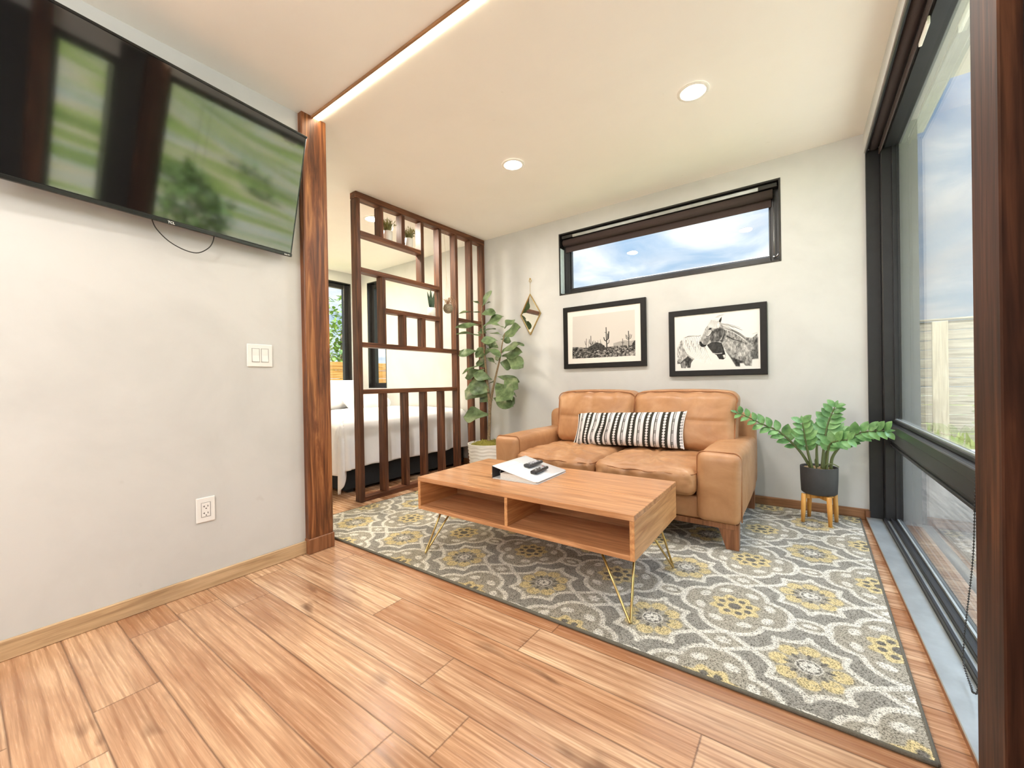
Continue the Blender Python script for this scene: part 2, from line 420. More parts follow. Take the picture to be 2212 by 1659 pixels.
def field_mat():
    m = Mat('meadow_and_hills'); w = m.worldpos((0.11, 0.016, 0.0))
    n = m.noise(w, 3.0, 5, 0.6, 0.6); n2 = m.noise(m.worldpos((0.6, 0.25, 0.3)), 2.0, 4)
    c = m.ramp(n, [(0.34, srgb(86, 104, 46)), (0.45, srgb(150, 164, 76)), (0.50, srgb(206, 182, 142)), (0.56, srgb(176, 178, 160)), (0.60, srgb(130, 146, 66)), (0.72, srgb(98, 104, 62))])
    c = m.mix(m.math('MULTIPLY', n2, 0.35), c, srgb(80, 92, 40))
    return m.bsdf(c, 0.95, 0, 0.1)
M['field'] = field_mat()

# ------------------------------------------------------------------ room shell
YB = 3.539           # back wall face
XL = -2.30           # left wall face (television wall)
XW = 0.345           # window wall face
XBED = -5.25
def zc(y): return 2.49 if y <= 1.25 else 2.49+(y-1.25)*0.0253
def S(name, mb, mat, parent=None):
    o = mb.build(name, mat, parent)
    if parent is None: o['kind'] = 'structure'
    return o

S('floor', MB().box(XBED-0.1, 0.60, -2.7, YB+0.15, -0.12, 0.0), M['floor'])
mb = MB(); ys = [-2.7, 1.25, YB+0.2]
x0, x1 = XBED-0.1, 0.60
vs = []
for y in ys: vs += [(x0, y, zc(y)), (x1, y, zc(y)), (x0, y, zc(y)+0.15), (x1, y, zc(y)+0.15)]
fs = []
for i in range(2):
    a = i*4; fs += [(a, a+1, a+5, a+4), (a+2, a+6, a+7, a+3), (a, a+4, a+6, a+2), (a+1, a+3, a+7, a+5)]
fs += [(0, 2, 3, 1), (8, 9, 11, 10)]
S('ceiling', mb.add(vs, fs), M['ceil'])

# back wall with two openings
WX0, WX1, WZ0, WZ1 = -1.940, -0.113, 1.797, 2.402
BX0, BX1, BZ0, BZ1 = -5.080, -4.668, 0.900, 2.410
mb = MB(); T = 0.16
def wall_cells(mb, xs, zs, holes, y0, y1):
    for i in range(len(xs)-1):
        for k in range(len(zs)-1):
            cx, cz = (xs[i]+xs[i+1])/2, (zs[k]+zs[k+1])/2
            if any(h[0] < cx < h[1] and h[2] < cz < h[3] for h in holes): continue
            mb.box(xs[i], xs[i+1], y0, y1, zs[k], zs[k+1])
wall_cells(mb, [XBED-0.1, BX0, BX1, 0.60], [-0.02, BZ0, BZ1, 2.60], [(BX0, BX1, BZ0, BZ1)], YB, YB+T)
mbx = MB()
mb2 = MB()
for (a, b, c, d) in ((XBED-0.1, BX0, 0-0.02, 2.6), (BX0, BX1, -0.02, BZ0), (BX0, BX1, BZ1, 2.6), (BX1, WX0, -0.02, 2.6),
                     (WX0, WX1, -0.02, WZ0), (WX0, WX1, WZ1, 2.6), (WX1, 0.60, -0.02, 2.6)):
    mb2.box(a, b, YB, YB+T, c, d)
mb.bm.free(); mbx.bm.free()
S('wall_back', mb2, M['wall'])
# television wall, and the bedroom's near wall behind it
S('wall_left', MB().box(XL-0.11, XL, -2.7, 1.20, 0, 2.495), M['wall'])
S('wall_inner', MB().box(XBED, XL-0.11, 1.10, 1.20, 0, 2.495), M['wall'])
# bedroom end wall with window opening
LY0, LY1, LZ0, LZ1 = 2.30, 3.385, 0.92, 2.395
mb = MB()
for (a, b, c, d) in ((1.10, LY0, 0, 2.60), (LY0, LY1, 0, LZ0), (LY0, LY1, LZ1, 2.60), (LY1, YB, 0, 2.60)):
    mb.box(XBED-0.14, XBED, a, b, c, d)
S('wall_bedroom', mb, M['wall'])
# window wall: pieces round the big window and the near window
mb = MB()
NY0, NY1, NZ0, NZ1 = 0.64, 1.00, 0.25, 2.36
for (a, b, c, d) in ((1.30, YB, 2.42, 2.60), (1.14, 1.30, 0, 2.60), (NY0, 1.14, NZ1, 2.60), (NY0, 1.14, 0, NZ0), (-2.7, NY0, 0, 2.60)):
    mb.box(XW, XW+0.18, a, b, c, d)
S('wall_right', mb, M['wall'])
mb = MB()
for (a, b, c, d) in ((XL, -1.7, 0, 2.6), (-1.7, -0.1, 0, 0.95), (-1.7, -0.1, 2.25, 2.6), (-0.1, 0.5, 0, 2.6)):
    mb.box(a, b, -2.8, -2.7, c, d)
S('wall_front', mb, M['wall'])

# baseboards
S('baseboard_left', MB().box(XL, XL+0.014, -2.7, 1.172, 0, 0.072, 0.003), M['base_l'])
S('baseboard_back', MB().box(XBED, XW+0.005, YB-0.014, YB, 0, 0.070, 0.003), M['base_b'])
S('baseboard_corner', MB().box(XW-0.018, XW+0.008, YB-0.034, YB-0.014, 0, 0.066, 0.003), M['legwood'])

# left and right posts of the portal (flat boards), each with a skirting collar
p = struct_empty('trim_1', (-2.28, 1.24, 0))
S('post_board', MB().box(-2.325, -2.26, 1.172, 1.316, 0, 2.492, 0.003), M['post'], p)
S('post_collar', MB().box(-2.33, -2.254, 1.168, 1.320, 0, 0.085, 0.003), M['legwood'], p)
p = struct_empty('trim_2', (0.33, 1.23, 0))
S('post_board', MB().box(0.303, 0.42, 1.150, 1.300, 0, 2.492, 0.003), M['post_shaded'], p)
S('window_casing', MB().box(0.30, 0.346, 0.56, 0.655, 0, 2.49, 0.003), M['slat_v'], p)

# ------------------------------------------------------------------ windows
def ring(mb, ax, a0, a1, z0, z1, w, d0, d1, bev=0.003):
    """rectangular frame; ax='x': spans a along x, depth along y; ax='y': spans along y, depth along x"""
    def bx(p0, p1, q0, q1):
        if ax == 'x': mb.box(p0, p1, d0, d1, q0, q1, bev)
        else: mb.box(d0, d1, p0, p1, q0, q1, bev)
    bx(a0, a0+w, z0, z1); bx(a1-w, a1, z0, z1); bx(a0+w, a1-w, z0, z0+w); bx(a0+w, a1-w, z1-w, z1)
    return mb

# window 1: tall window wall
w = struct_empty('window_1', (0.42, 2.4, 0))
mb = MB()
mb.box(0.352, 0.420, YB-0.028, YB-0.001, 0.001, 2.42, 0.002)        # reveal on the back wall side
mb.box(0.36, 0.420, 1.302, 1.328, 0.001, 2.42, 0.002)
S('reveal_lining', mb, M['black'], w)
mb = MB(); GY0, GY1 = 1.36, 3.462
mb.box(0.420, 0.505, GY1, YB-0.001, 0.0, 2.42, 0.004)
mb.box(0.420, 0.505, 1.302, GY0, 0.0, 2.42, 0.004)
mb.box(0.432, 0.505, GY0, GY1, 2.385, 2.42, 0.004)
mb.box(0.455, 0.505, GY0, GY1, 0.0, 0.040, 0.004)
mb.box(0.470, 0.476, GY1-0.012, GY1, 0.04, 2.385)
S('window_frame', mb, M['black'], w)
mb = MB()                                                            # stepped middle rail
mb.box(0.440, 0.500, GY0, GY1, 0.545, 0.655, 0.004)
mb.box(0.455, 0.500, GY0, GY1, 0.497, 0.545, 0.003)
mb.box(0.462, 0.500, GY0, GY1, 0.655, 0.674, 0.003)
mb.box(0.430, 0.442, GY0, GY1, 0.612, 0.655, 0.003)
mb.box(0.447, 0.455, GY0, GY1, 0.512, 0.520, 0.001)
S('middle_rail', mb, M['black'], w)
mb = MB()
mb.box(0.331, 0.412, 1.302, YB-0.028, 0.016, 0.024, 0.002)
S('sill_plate', mb, M['greymetal'], w)
mb = MB()
mb.box(0.412, 0.424, 1.302, GY1, 0.0, 0.046, 0.002)
mb.box(0.424, 0.442, 1.302, GY1, 0.0, 0.030, 0.002)
mb.box(0.442, 0.456, 1.302, GY1, 0.0, 0.050, 0.002)
S('sill_track', mb, M['black'], w)
mb = MB()
mb.box(0.4245, 0.441, 1.302, GY1, 0.0305, 0.0325)
mb.box(0.474, 0.482, GY0, GY1, 0.040, 0.050); mb.box(0.470, 0.482, GY0, GY1, 0.668, 0.680)
S('bright_bead', mb, M['greymetal'], w)
S('upper_pane', MB().box(0.484, 0.490, GY0-0.01, GY1+0.01, 0.660, 2.395), M['glass'], w)
S('lower_pane', MB().box(0.484, 0.490, GY0-0.01, GY1+0.01, 0.020, 0.51), M['glass'], w)

S('sill_riser', MB().box(0.3315, 0.412, 1.302, YB-0.030, 0.0, 0.0158, 0.001), M['legwood'], w)
# window 2: long high window over the sofa
w = struct_empty('window_2', (-1.03, YB+0.06, WZ0))
mb = MB()
ring(mb, 'x', WX0, WX1, WZ0, WZ1, 0.012, YB-0.004, YB+0.125, 0.001)
S('reveal_lining', mb, M['blackgloss'], w)
mb = MB(); ring(mb, 'x', WX0+0.012, WX1-0.012, WZ0+0.012, WZ1-0.012, 0.056, YB+0.09, YB+0.15)
ring(mb, 'x', WX0+0.068, WX1-0.068, WZ0+0.068, WZ1-0.068, 0.012, YB+0.112, YB+0.15, 0.002)
S('window_frame', mb, M['black'], w)
S('pale_reveal', MB().box(WX0+0.0121, WX0+0.015, YB+0.006, YB+0.080, WZ0+0.022, 2.262), M['palereveal'], w)
S('pane', MB().box(WX0+0.05, WX1-0.05, YB+0.118, YB+0.124, WZ0+0.05, WZ1-0.05), M['glass'], w)

# window 3: bedroom end wall; window 4: bedroom back wall
w = struct_empty('window_3', (XBED-0.07, 2.8, LZ0))
mb = MB(); ring(mb, 'y', LY0, LY1, LZ0, LZ1, 0.012, XBED-0.14, XBED+0.004, 0.001); S('reveal_lining', mb, M['blackgloss'], w)
mb = MB(); ring(mb, 'y', LY0+0.012, LY1-0.012, LZ0+0.012, LZ1-0.012, 0.06, XBED-0.12, XBED-0.06); S('window_frame', mb, M['black'], w)
S('pane', MB().box(XBED-0.096, XBED-0.09, LY0+0.05, LY1-0.05, LZ0+0.05, LZ1-0.05), M['glass'], w)
w = struct_empty('window_4', (-4.87, YB+0.06, BZ0))
mb = MB(); ring(mb, 'x', BX0, BX1, BZ0, BZ1, 0.012, YB-0.004, YB+0.14, 0.001); S('reveal_lining', mb, M['blackgloss'], w)
mb = MB(); ring(mb, 'x', BX0+0.012, BX1-0.012, BZ0+0.012, BZ1-0.012, 0.06, YB+0.06, YB+0.12); S('window_frame', mb, M['black'], w)
S('pane', MB().box(BX0+0.05, BX1-0.05, YB+0.09, YB+0.096, BZ0+0.05, BZ1-0.05), M['glass'], w)
dr = struct_empty('door_1', (0.34, 0.05, 0))
S('door_leaf', MB().box(XW-0.035, XW-0.002, -0.42, 0.555, 0.005, 2.38, 0.004), M['black'], dr)
S('door_panel', MB().box(XW-0.042, XW-0.034, -0.30, 0.43, 0.25, 1.10, 0.004).box(XW-0.042, XW-0.034, -0.30, 0.43, 1.25, 2.2, 0.004), M['black'], dr)
S('mullion_cover', MB().box(XW-0.012, XW-0.001, 1.00, 1.148, 0, 2.48, 0.003), M['black'], struct_empty('trim_3', (0.33, 1.07, 0)))
# window 5: nearer the camera, seen in the television's reflection
w = struct_empty('window_5', (0.43, 0.75, NZ0))
mb = MB(); ring(mb, 'y', NY0, NY1+0.04, NZ0, NZ1, 0.06, XW-0.004, XW+0.15); S('window_frame', mb, M['black'], w)
S('pane', MB().box(0.45, 0.456, NY0+0.05, NY1, NZ0+0.05, NZ1-0.05), M['glass'], w)
w = struct_empty('window_6', (-0.9, -2.75, 0.95))  # unseen window added behind the camera to let in daylight
mb = MB(); ring(mb, 'x', -1.7, -0.1, 0.95, 2.25, 0.06, -2.80, -2.70); S('window_frame', mb, M['black'], w)
S('pane', MB().box(-1.66, -0.14, -2.756, -2.75, 1.0, 2.2), M['glass'], w)

# roller shade in the tall window
t = thing('roller_shade', (0.39, 2.4, 2.38), 'brown roller shade in a black cassette above the tall right window', 'window shade')
mb = MB()
mb.box(0.350, 0.360, 1.302, YB-0.03, 2.40, 2.515, 0.002)
mb.box(0.360, 0.425, 1.302, YB-0.03, 2.49, 2.515, 0.002)
mb.build('cassette', M['black'], t)
mb = MB(); mb.tube([(0.390, 1.34, 2.432), (0.390, YB-0.05, 2.432)], 0.030, 20); mb.build('fabric_roll', M['shade'], t)
mb = MB(); mb.box(0.412, 0.420, 1.34, YB-0.05, 2.368, 2.402, 0.002); mb.build('bottom_bar', M['shade'], t)
mb = MB(); mb.box(0.420, 0.431, 2.30, 2.44, 2.352, 2.385, 0.002); o = mb.build('bracket_clip', M['trimwhite'], t); o['label'] = 'small pale clip'
# bead chain of that shade
pts = [V(0.405, 1.650, 2.36), V(0.405, 1.655, 1.2), V(0.404, 1.672, 0.85), V(0.400, 1.710, 0.64), V(0.400, 1.739, 0.42), V(0.400, 1.804, 0.213), V(0.399, 1.833, 0.09), V(0.393, 1.800, 0.058),
       V(0.388, 1.72, 0.045), V(0.380, 1.66, 0.06), V(0.378, 1.61, 0.12), V(0.378, 1.58, 0.4), V(0.378, 1.575, 1.2), V(0.378, 1.57, 2.36)]
def resample(pts, step):
    pts = [Vector(p) for p in pts]; fine = []
    for i in range(len(pts)-1):
        p0 = pts[max(i-1, 0)]; p1 = pts[i]; p2 = pts[i+1]; p3 = pts[min(i+2, len(pts)-1)]
        for k in range(24):
            s = k/24
            fine.append(0.5*((2*p1)+(p2-p0)*s+(2*p0-5*p1+4*p2-p3)*s*s+(3*p1-p0-3*p2+p3)*s**3))
    fine.append(pts[-1]); out = [fine[0]]; acc = 0
    for a, b in zip(fine[:-1], fine[1:]):
        d = (b-a).length
        while acc+d >= step:
            k = (step-acc)/d; a = a.lerp(b, k); d = (b-a).length; out.append(a.copy()); acc = 0
        acc += d
    return out
mb = MB(); bead = []
for q in resample(pts, 0.010):
    r = 0.0034
    mb.add([q+V(r, 0, 0), q+V(-r, 0, 0), q+V(0, r, 0), q+V(0, -r, 0), q+V(0, 0, r), q+V(0, 0, -r)],
           [(0, 2, 4), (2, 1, 4), (1, 3, 4), (3, 0, 4), (2, 0, 5), (1, 2, 5), (3, 1, 5), (0, 3, 5)], True)
mb.tube(resample(pts, 0.03), 0.0010, 5)
mb.build('bead_chain', M['cable'], t)

# roller shade in the high window
t = thing('roller_shade', (-1.03, YB+0.05, 2.25), 'dark brown roller shade rolled up in the long high window', 'window shade')
mb = MB(); mb.box(WX0+0.02, WX1-0.02, YB+0.020, YB+0.085, 2.355, 2.386, 0.003); mb.build('head_rail', M['blackgloss'], t)
mb = MB(); mb.box(WX0+0.14, WX1-0.14, YB+0.018, YB+0.030, 2.352, 2.378, 0.002); o = mb.build('head_strip', M['greymetal'], t); o['label'] = 'pale grey strip along the head rail'
mb = MB(); mb.tube([(WX0+0.03, YB+0.052, 2.318), (WX1-0.05, YB+0.052, 2.318)], 0.034, 20); mb.build('fabric_roll', M['shade'], t)
mb = MB(); mb.box(WX0+0.035, WX1-0.06, YB+0.078, YB+0.086, 2.232, 2.32, 0.002); mb.build('hem_bar', M['shade'], t)
mb = MB(); mb.tube([(WX1-0.043, YB+0.045, 2.30), (WX1-0.045, YB+0.045, 2.0), (WX1-0.044, YB+0.045, 1.83)], 0.0022, 6)
mb.ball((WX1-0.045, YB+0.043, 1.846), 0.010, 2); mb.tube([(WX1-0.040, YB+0.044, 1.840), (WX1-0.022, YB+0.03, 1.852), (WX1-0.016, YB+0.03, 1.872)], [0.005, 0.006, 0.002], 8)
mb.build('pull_cord', M['steel'], t)

# ------------------------------------------------------------------ ceiling lights
led = thing('led_strip', (-1.0, 1.252, 2.485), 'long warm glowing strip light set in the ceiling above the wooden post', 'strip light')
MB().box(-2.262, 0.300, 1.238, 1.276, 2.4830, 2.4895, 0.002).build('diffuser', M['led'], led)
mb = MB(); mb.box(-2.262, 0.300, 1.226, 1.236, 2.476, 2.4895, 0.001); mb.build('channel', M['base_b'], led)

def downlight(x, y, label, lens='lens'):
    z = zc(y)
    t = thing('recessed_downlight', (x, y, z-0.012), label, 'ceiling light', 'recessed ceiling downlights')
    mb = MB(); n = 40; v = []; f = []
    sl = 0.0253 if y > 1.25 else 0
    for (r, dz) in ((0.082, -0.0005), (0.081, -0.004), (0.066, -0.007), (0.058, -0.004), (0.056, -0.001)):
        for k in range(n):
            a = 2*PI*k/n; v.append((x+r*math.cos(a), y+r*math.sin(a), z+dz+sl*r*math.sin(a)))
    for i in range(4):
        for k in range(n): f.append((i*n+k, i*n+(k+1) % n, (i+1)*n+(k+1) % n, (i+1)*n+k))
    mb.add(v, f, True).build('trim_ring', M['trimwhite'], t)
    mb = MB(); v = [(x+0.058*math.cos(2*PI*k/n), y+0.058*math.sin(2*PI*k/n), z-0.0045+sl*0.058*math.sin(2*PI*k/n)) for k in range(n)]
    mb.add(v, [tuple(range(n))]).add([(p[0], p[1], p[2]+0.003) for p in v], [tuple(reversed(range(n)))])
    mb.build('lens', M[lens], t, recalc=False)
    return t
downlight(-1.676, 2.395, 'round lit downlight in the ceiling above the fig tree side of the sofa')
downlight(-0.466, 2.389, 'larger looking lit downlight in the ceiling nearest the right window wall')
downlight(-3.285, 2.361, 'lit downlight seen through the top left opening of the wooden divider', 'lens_soft')
downlight(-4.75, 2.361, 'unseen downlight over the head of the bed', 'lens_warm')  # out of view, put in to brighten the bedroom wall
downlight(-1.05, -0.6, 'unseen downlight added in the near ceiling for brightness')  # added behind the camera to keep the near ceiling bright
def globe(x, y, label):  # lamps added out of view to brighten the ceiling
    z = 1.98; t = thing('added_globe_pendant', (x, y, z-0.15), label, 'added pendant light', 'added globe pendants out of view')
    MB().ball((x, y, z), 0.15, 4).build('opal_globe', M['opal'], t)
    mb = MB(); mb.tube([(x, y, z+0.152), (x, y, 2.47)], 0.004, 8); mb.build('cord', M['cable'], t)
    mb = MB(); mb.lathe((x, y, 2.462), [(0.05, 0.0), (0.055, 0.004), (0.055, 0.027)], 24); mb.build('canopy', M['tvblack'], t)
    mb = MB(); mb.lathe((x, y, z+0.140), [(0.045, 0.0), (0.045, 0.02), (0.02, 0.04)], 24); mb.build('cap', M['brass'], t)
globe(-1.05, -1.05, 'unseen opal globe pendant added behind the camera to light the ceiling, closer one')
globe(-1.05, -2.05, 'unseen opal globe pendant added behind the camera to light the ceiling, farther one')

# ------------------------------------------------------------------ rug
def sstep(a, b, x):
    t = np.clip((x-a)/(b-a), 0, 1); return t*t*(3-2*t)
def seg_dist(px, py, poly, closed=True):
    d = np.full(px.shape, 9.0); n = len(poly)
    for i in range(n if closed else n-1):
        ax, ay = poly[i]; bx, by = poly[(i+1) % n]
        vx, vy = bx-ax, by-ay; L = vx*vx+vy*vy+1e-12
        t = np.clip(((px-ax)*vx+(py-ay)*vy)/L, 0, 1)
        d = np.minimum(d, np.hypot(px-ax-t*vx, py-ay-t*vy))
    return d
def inside(px, py, poly):
    c = np.zeros(px.shape, bool); n = len(poly); j = n-1
    for i in range(n):
        xi, yi = poly[i]; xj, yj = poly[j]
        cond = ((yi > py) != (yj > py)) & (px < (xj-xi)*(py-yi)/(yj-yi+1e-12)+xi)
        c ^= cond; j = i
    return c
def sym4(q):
    a = list(q); b = [(-x, y) for x, y in reversed(q)]; out = a+b[1:]
    out2 = [(x, -y) for x, y in reversed(out)]
    return out+out2[1:-1]
def curve(p0, p1, bow, n=5):
    """points p0..p1 bowed sideways"""
    (x0, y0), (x1, y1) = p0, p1; dx, dy = x1-x0, y1-y0; L = math.hypot(dx, dy); nx, ny = -dy/L, dx/L
    return [(x0+dx*k/n+nx*bow*4*(k/n)*(1-k/n), y0+dy*k/n+ny*bow*4*(k/n)*(1-k/n)) for k in range(n+1)]
qa = curve((0.165, 0), (0.095, 0.065), 0.008)+curve((0.095, 0.065), (0.104, 0.117), 0.002)[1:]+curve((0.104, 0.117), (0.042, 0.127), 0.004)[1:]+curve((0.042, 0.127), (0, 0.172), 0.008)[1:]
A_POLY = sym4(qa)
qb = curve((0.192, 0), (0.108, 0.104), -0.032, 8)+curve((0.108, 0.104), (0, 0.206), -0.030, 8)[1:]
B_POLY = sym4(qb)
def rug_colours(X, Y):
    cw, ch = 0.50, 0.53
    def cell(ox, oy):
        return (X-0.015-ox+cw/2) % cw-cw/2, (Y-1.612-oy+ch/2) % ch-ch/2
    ground = np.array(srgb(174, 171, 162)[:3]); inner = np.array(srgb(192, 186, 171)[:3])
    white = np.array(srgb(250, 247, 236)[:3]); yel = np.array(srgb(240, 222, 170)[:3]); dark = np.array(srgb(136, 132, 124)[:3])
    col = np.tile(ground, X.shape+(1,)).astype(np.float64)
    def put(mask, c):
        nonlocal col
        col = col*(1-mask[..., None])+c*mask[..., None]
    ax, ay = cell(0, 0); bx, by = cell(cw/2, ch/2); ex, ey = cell(0, ch/2); dx, dy = cell(cw/2, 0)
    wl = 0.0102
    put(inside(ax, ay, A_POLY)*1.0, inner); put(inside(bx, by, B_POLY)*1.0, inner)
    put(((np.abs(dx)/0.085+np.abs(dy)/0.06) < 1)*1.0, inner)
    put(((ex/0.055)**2+(ey/0.036)**2 < 1)*1.0, inner)
    # A flower: ring of petals round a rosette
    r = np.hypot(ax, ay); th = np.arctan2(ay, ax)
    for k in range(8):
        a = k*PI/4; cx, cy = 0.083*math.cos(a), 0.090*math.sin(a)
        u = (ax-cx)*math.cos(a)+(ay-cy)*math.sin(a); v = -(ax-cx)*math.sin(a)+(ay-cy)*math.cos(a)
        put(sstep(1.15, 0.85, np.sqrt((u/0.028)**2+(v/0.031)**2)), yel)
        put(sstep(1.2, 0.8, np.sqrt((u/0.004)**2+((v-0.012)/0.012)**2))*0.35, inner)
        cx, cy = 0.056*math.cos(a), 0.056*math.sin(a)
        u = (ax-cx)*math.cos(a)+(ay-cy)*math.sin(a); v = -(ax-cx)*math.sin(a)+(ay-cy)*math.cos(a)
        put(sstep(1.2, 0.8, np.sqrt((u/0.014)**2+(v/0.007)**2)), dark)
    put(sstep(0.040, 0.036, r), white); put(sstep(0.035, 0.032, r), dark); put(sstep(0.028, 0.025, r+0.003*np.cos(8*th)), white); put(sstep(0.007, 0.005, r), dark)
    # B flower
    r = np.hypot(bx, by); th = np.arctan2(by, bx)
    put(sstep(0.088, 0.080, r+0.010*np.cos(8*th)), yel)
    put(sstep(0.026, 0.022, r), dark)
    for k in range(8):
        a = k*PI/4+PI/8; cx, cy = 0.053*math.cos(a), 0.053*math.sin(a)
        put(sstep(0.0150, 0.0115, np.hypot(bx-cx, by-cy)), dark)
        cx, cy = 0.128*math.cos(a), 0.134*math.sin(a); t = a+PI/2
        u = (bx-cx)*math.cos(t)+(by-cy)*math.sin(t); v = -(bx-cx)*math.sin(t)+(by-cy)*math.cos(t)
        put(sstep(1.15, 0.85, np.sqrt((u/0.027)**2+(v/0.018)**2)), white)
    # diamond and ellipse fillings
    r = np.hypot(dx, dy*1.2); th = np.arctan2(dy, dx); put(sstep(0.027, 0.022, r+0.006*np.cos(6*th)), white)
    put(sstep(1.2, 0.9, np.sqrt((ex/0.024)**2+(ey/0.013)**2)), white)
    # white trellis lines
    d = np.minimum(seg_dist(ax, ay, A_POLY), seg_dist(bx, by, B_POLY))
    dd = np.abs(np.abs(dx)/0.085+np.abs(dy)/0.062-1)*0.05
    d = np.minimum(d, dd)
    de = np.abs(np.sqrt((ex/0.058)**2+(ey/0.038)**2)-1)*0.042
    d = np.minimum(d, de)
    put(sstep(wl+0.0022, wl-0.0022, d), white)
    return col
RX0, RX1, RY0, RY1 = -2.765, 0.268, 1.383, 3.512
st = 0.004
nx = int((RX1-RX0)/st)+1; ny = int((RY1-RY0)/st)+1
gx = np.linspace(RX0, RX1, nx); gy = np.linspace(RY0, RY1, ny)
X, Y = np.meshgrid(gx, gy)
cols = rug_colours(X, Y)
SH = lambda y: 0.021*(y-RY0)-0.012
rng = np.random.default_rng(3)
Z = np.full(X.shape, 0.0105)+0.0016*rng.random(X.shape)
rug = thing('patterned_rug', (-1.2, 2.4, 0), 'grey, cream and yellow trellis medallion rug under the table and sofa', 'rug')
P = np.stack([X+SH(Y), Y, Z], -1)
grid_mesh('rug_pile', P, M['rug'], rug, cols)
mb = MB()
loop = [(RX0, RY0), (RX1, RY0), (RX1, RY1), (RX0, RY1)]
for (a, b) in ((0, 1), (1, 2), (2, 3), (3, 0)):
    (xa, ya), (xb, yb) = loop[a], loop[b]
    n = 60; mb.tube([(xa+(xb-xa)*k/n+SH(ya+(yb-ya)*k/n), ya+(yb-ya)*k/n, 0.0066) for k in range(n+1)], 0.0064, 8)
mb.build('edge_binding', M['rugedge'], rug)
RZ = 0.0125   # top of the rug

# ------------------------------------------------------------------ coffee table
TX0, TX1, TY0, TY1, TZ0, TZ1 = -1.782, -0.537, 1.548, 2.188, 0.240, 0.422
t = thing('coffee_table', ((TX0+TX1)/2, (TY0+TY1)/2, RZ), 'honey brown wooden coffee table with two open cubbies and brass hairpin legs', 'coffee table')
YS = 1.822
mb = MB(); mb.box(TX0, TX1, TY0, YS-0.0012, TZ1-0.024, TZ1, 0.002); mb.box(TX0, TX1, YS+0.0012, TY1, TZ1-0.024, TZ1, 0.002); mb.build('tabletop', M['table'], t)
MB().box(TX0, TX0+0.020, TY0+0.001, TY1-0.001, TZ0, TZ1-0.024, 0.0015).build('side_panel', M['table_end'], t)
MB().box(TX1-0.020, TX1, TY0+0.001, TY1-0.001, TZ0, TZ1-0.024, 0.0015).build('side_panel', M['table_end'], t)
MB().box(TX0+0.020, TX1-0.020, TY0+0.002, TY1-0.002, TZ0, TZ0+0.020, 0.0015).build('bottom_panel', M['table'], t)
MB().box(-1.172, -1.154, TY0+0.004, TY1-0.02, TZ0+0.020, TZ1-0.024, 0.001).build('divider_panel', M['table_end'], t)
MB().box(TX0+0.020, TX1-0.020, TY1-0.34, TY1-0.325, TZ0+0.020, TZ1-0.024, 0.001).build('back_panel', M['table'], t)
def ringmark(x, y, r):
    mb = MB(); n = 36; v = []; f = []
    for k in range(n):
        a = 2*PI*k/n
        for rr in (r-0.0012, r+0.0012): v.append((x+rr*math.cos(a), y+rr*math.sin(a), TZ1+0.0002))
    for k in range(30): f.append((2*k, 2*k+1, 2*((k+1) % n)+1, 2*((k+1) % n)))
    return mb.add(v, f)
wornmat = plain('worn_finish', srgb(226, 178, 128), 0.5)
ringmark(-1.445, 1.652, 0.034).build('ring_stain', wornmat, t)
for (x, y, a, l) in ((-1.02, 1.78, 0.2, .03), (-0.98, 1.75, -.1, .05), (-0.93, 1.72, .3, .03), (-1.06, 2.05, .1, .03), (-0.88, 2.10, 0.5, .025), (-1.1, 1.66, .1, .03), (-0.8, 1.9, .0, .03)):
    d = V(math.cos(a), math.sin(a), 0); e = V(-d.y, d.x, 0)*0.0022; p = V(x, y, TZ1+0.0002)
    MB().add([p-d*l/2, p-e, p+d*l/2, p+e], [(0, 1, 2, 3)]).build('scratch_mark', wornmat, t)
def hairpin(tip, a, b):
    mb = MB(); tip = Vector(tip); a = Vector(a); b = Vector(b)
    pa = tip.lerp(a, 0.035)+V(0, 0, 0); pb = tip.lerp(b, 0.035)
    low = tip+V(0, 0, 0.006)
    mb.tube([a, a.lerp(pa, 0.5), pa, low+(pa-pb)*0.18, low-(pa-pb)*0.18, pb, b.lerp(pb, 0.5), b], 0.0052, 10)
    c = (a+b)/2
    mb.box(min(a.x, b.x)-0.016, max(a.x, b.x)+0.016, min(a.y, b.y)-0.016, max(a.y, b.y)+0.016, TZ0-0.006, TZ0-0.0005, 0.001)
    return mb
hz = TZ0-0.003
hairpin((-0.546, 1.515, RZ), (-0.690, 1.580, hz), (-0.560, 1.610, hz)).build('leg', M['brass'], t)
hairpin((-1.700, 1.520, RZ), (-1.640, 1.590, hz), (-1.620, 1.66, hz)).build('leg', M['brass'], t)
hairpin((-0.530, 2.090, RZ), (-0.565, 1.870, hz), (-0.565, 2.00, hz)).build('leg', M['brass'], t)
hairpin((-1.740, 2.200, RZ), (-1.650, 2.080, hz), (-1.700, 2.02, hz)).build('leg', M['brass'], t)

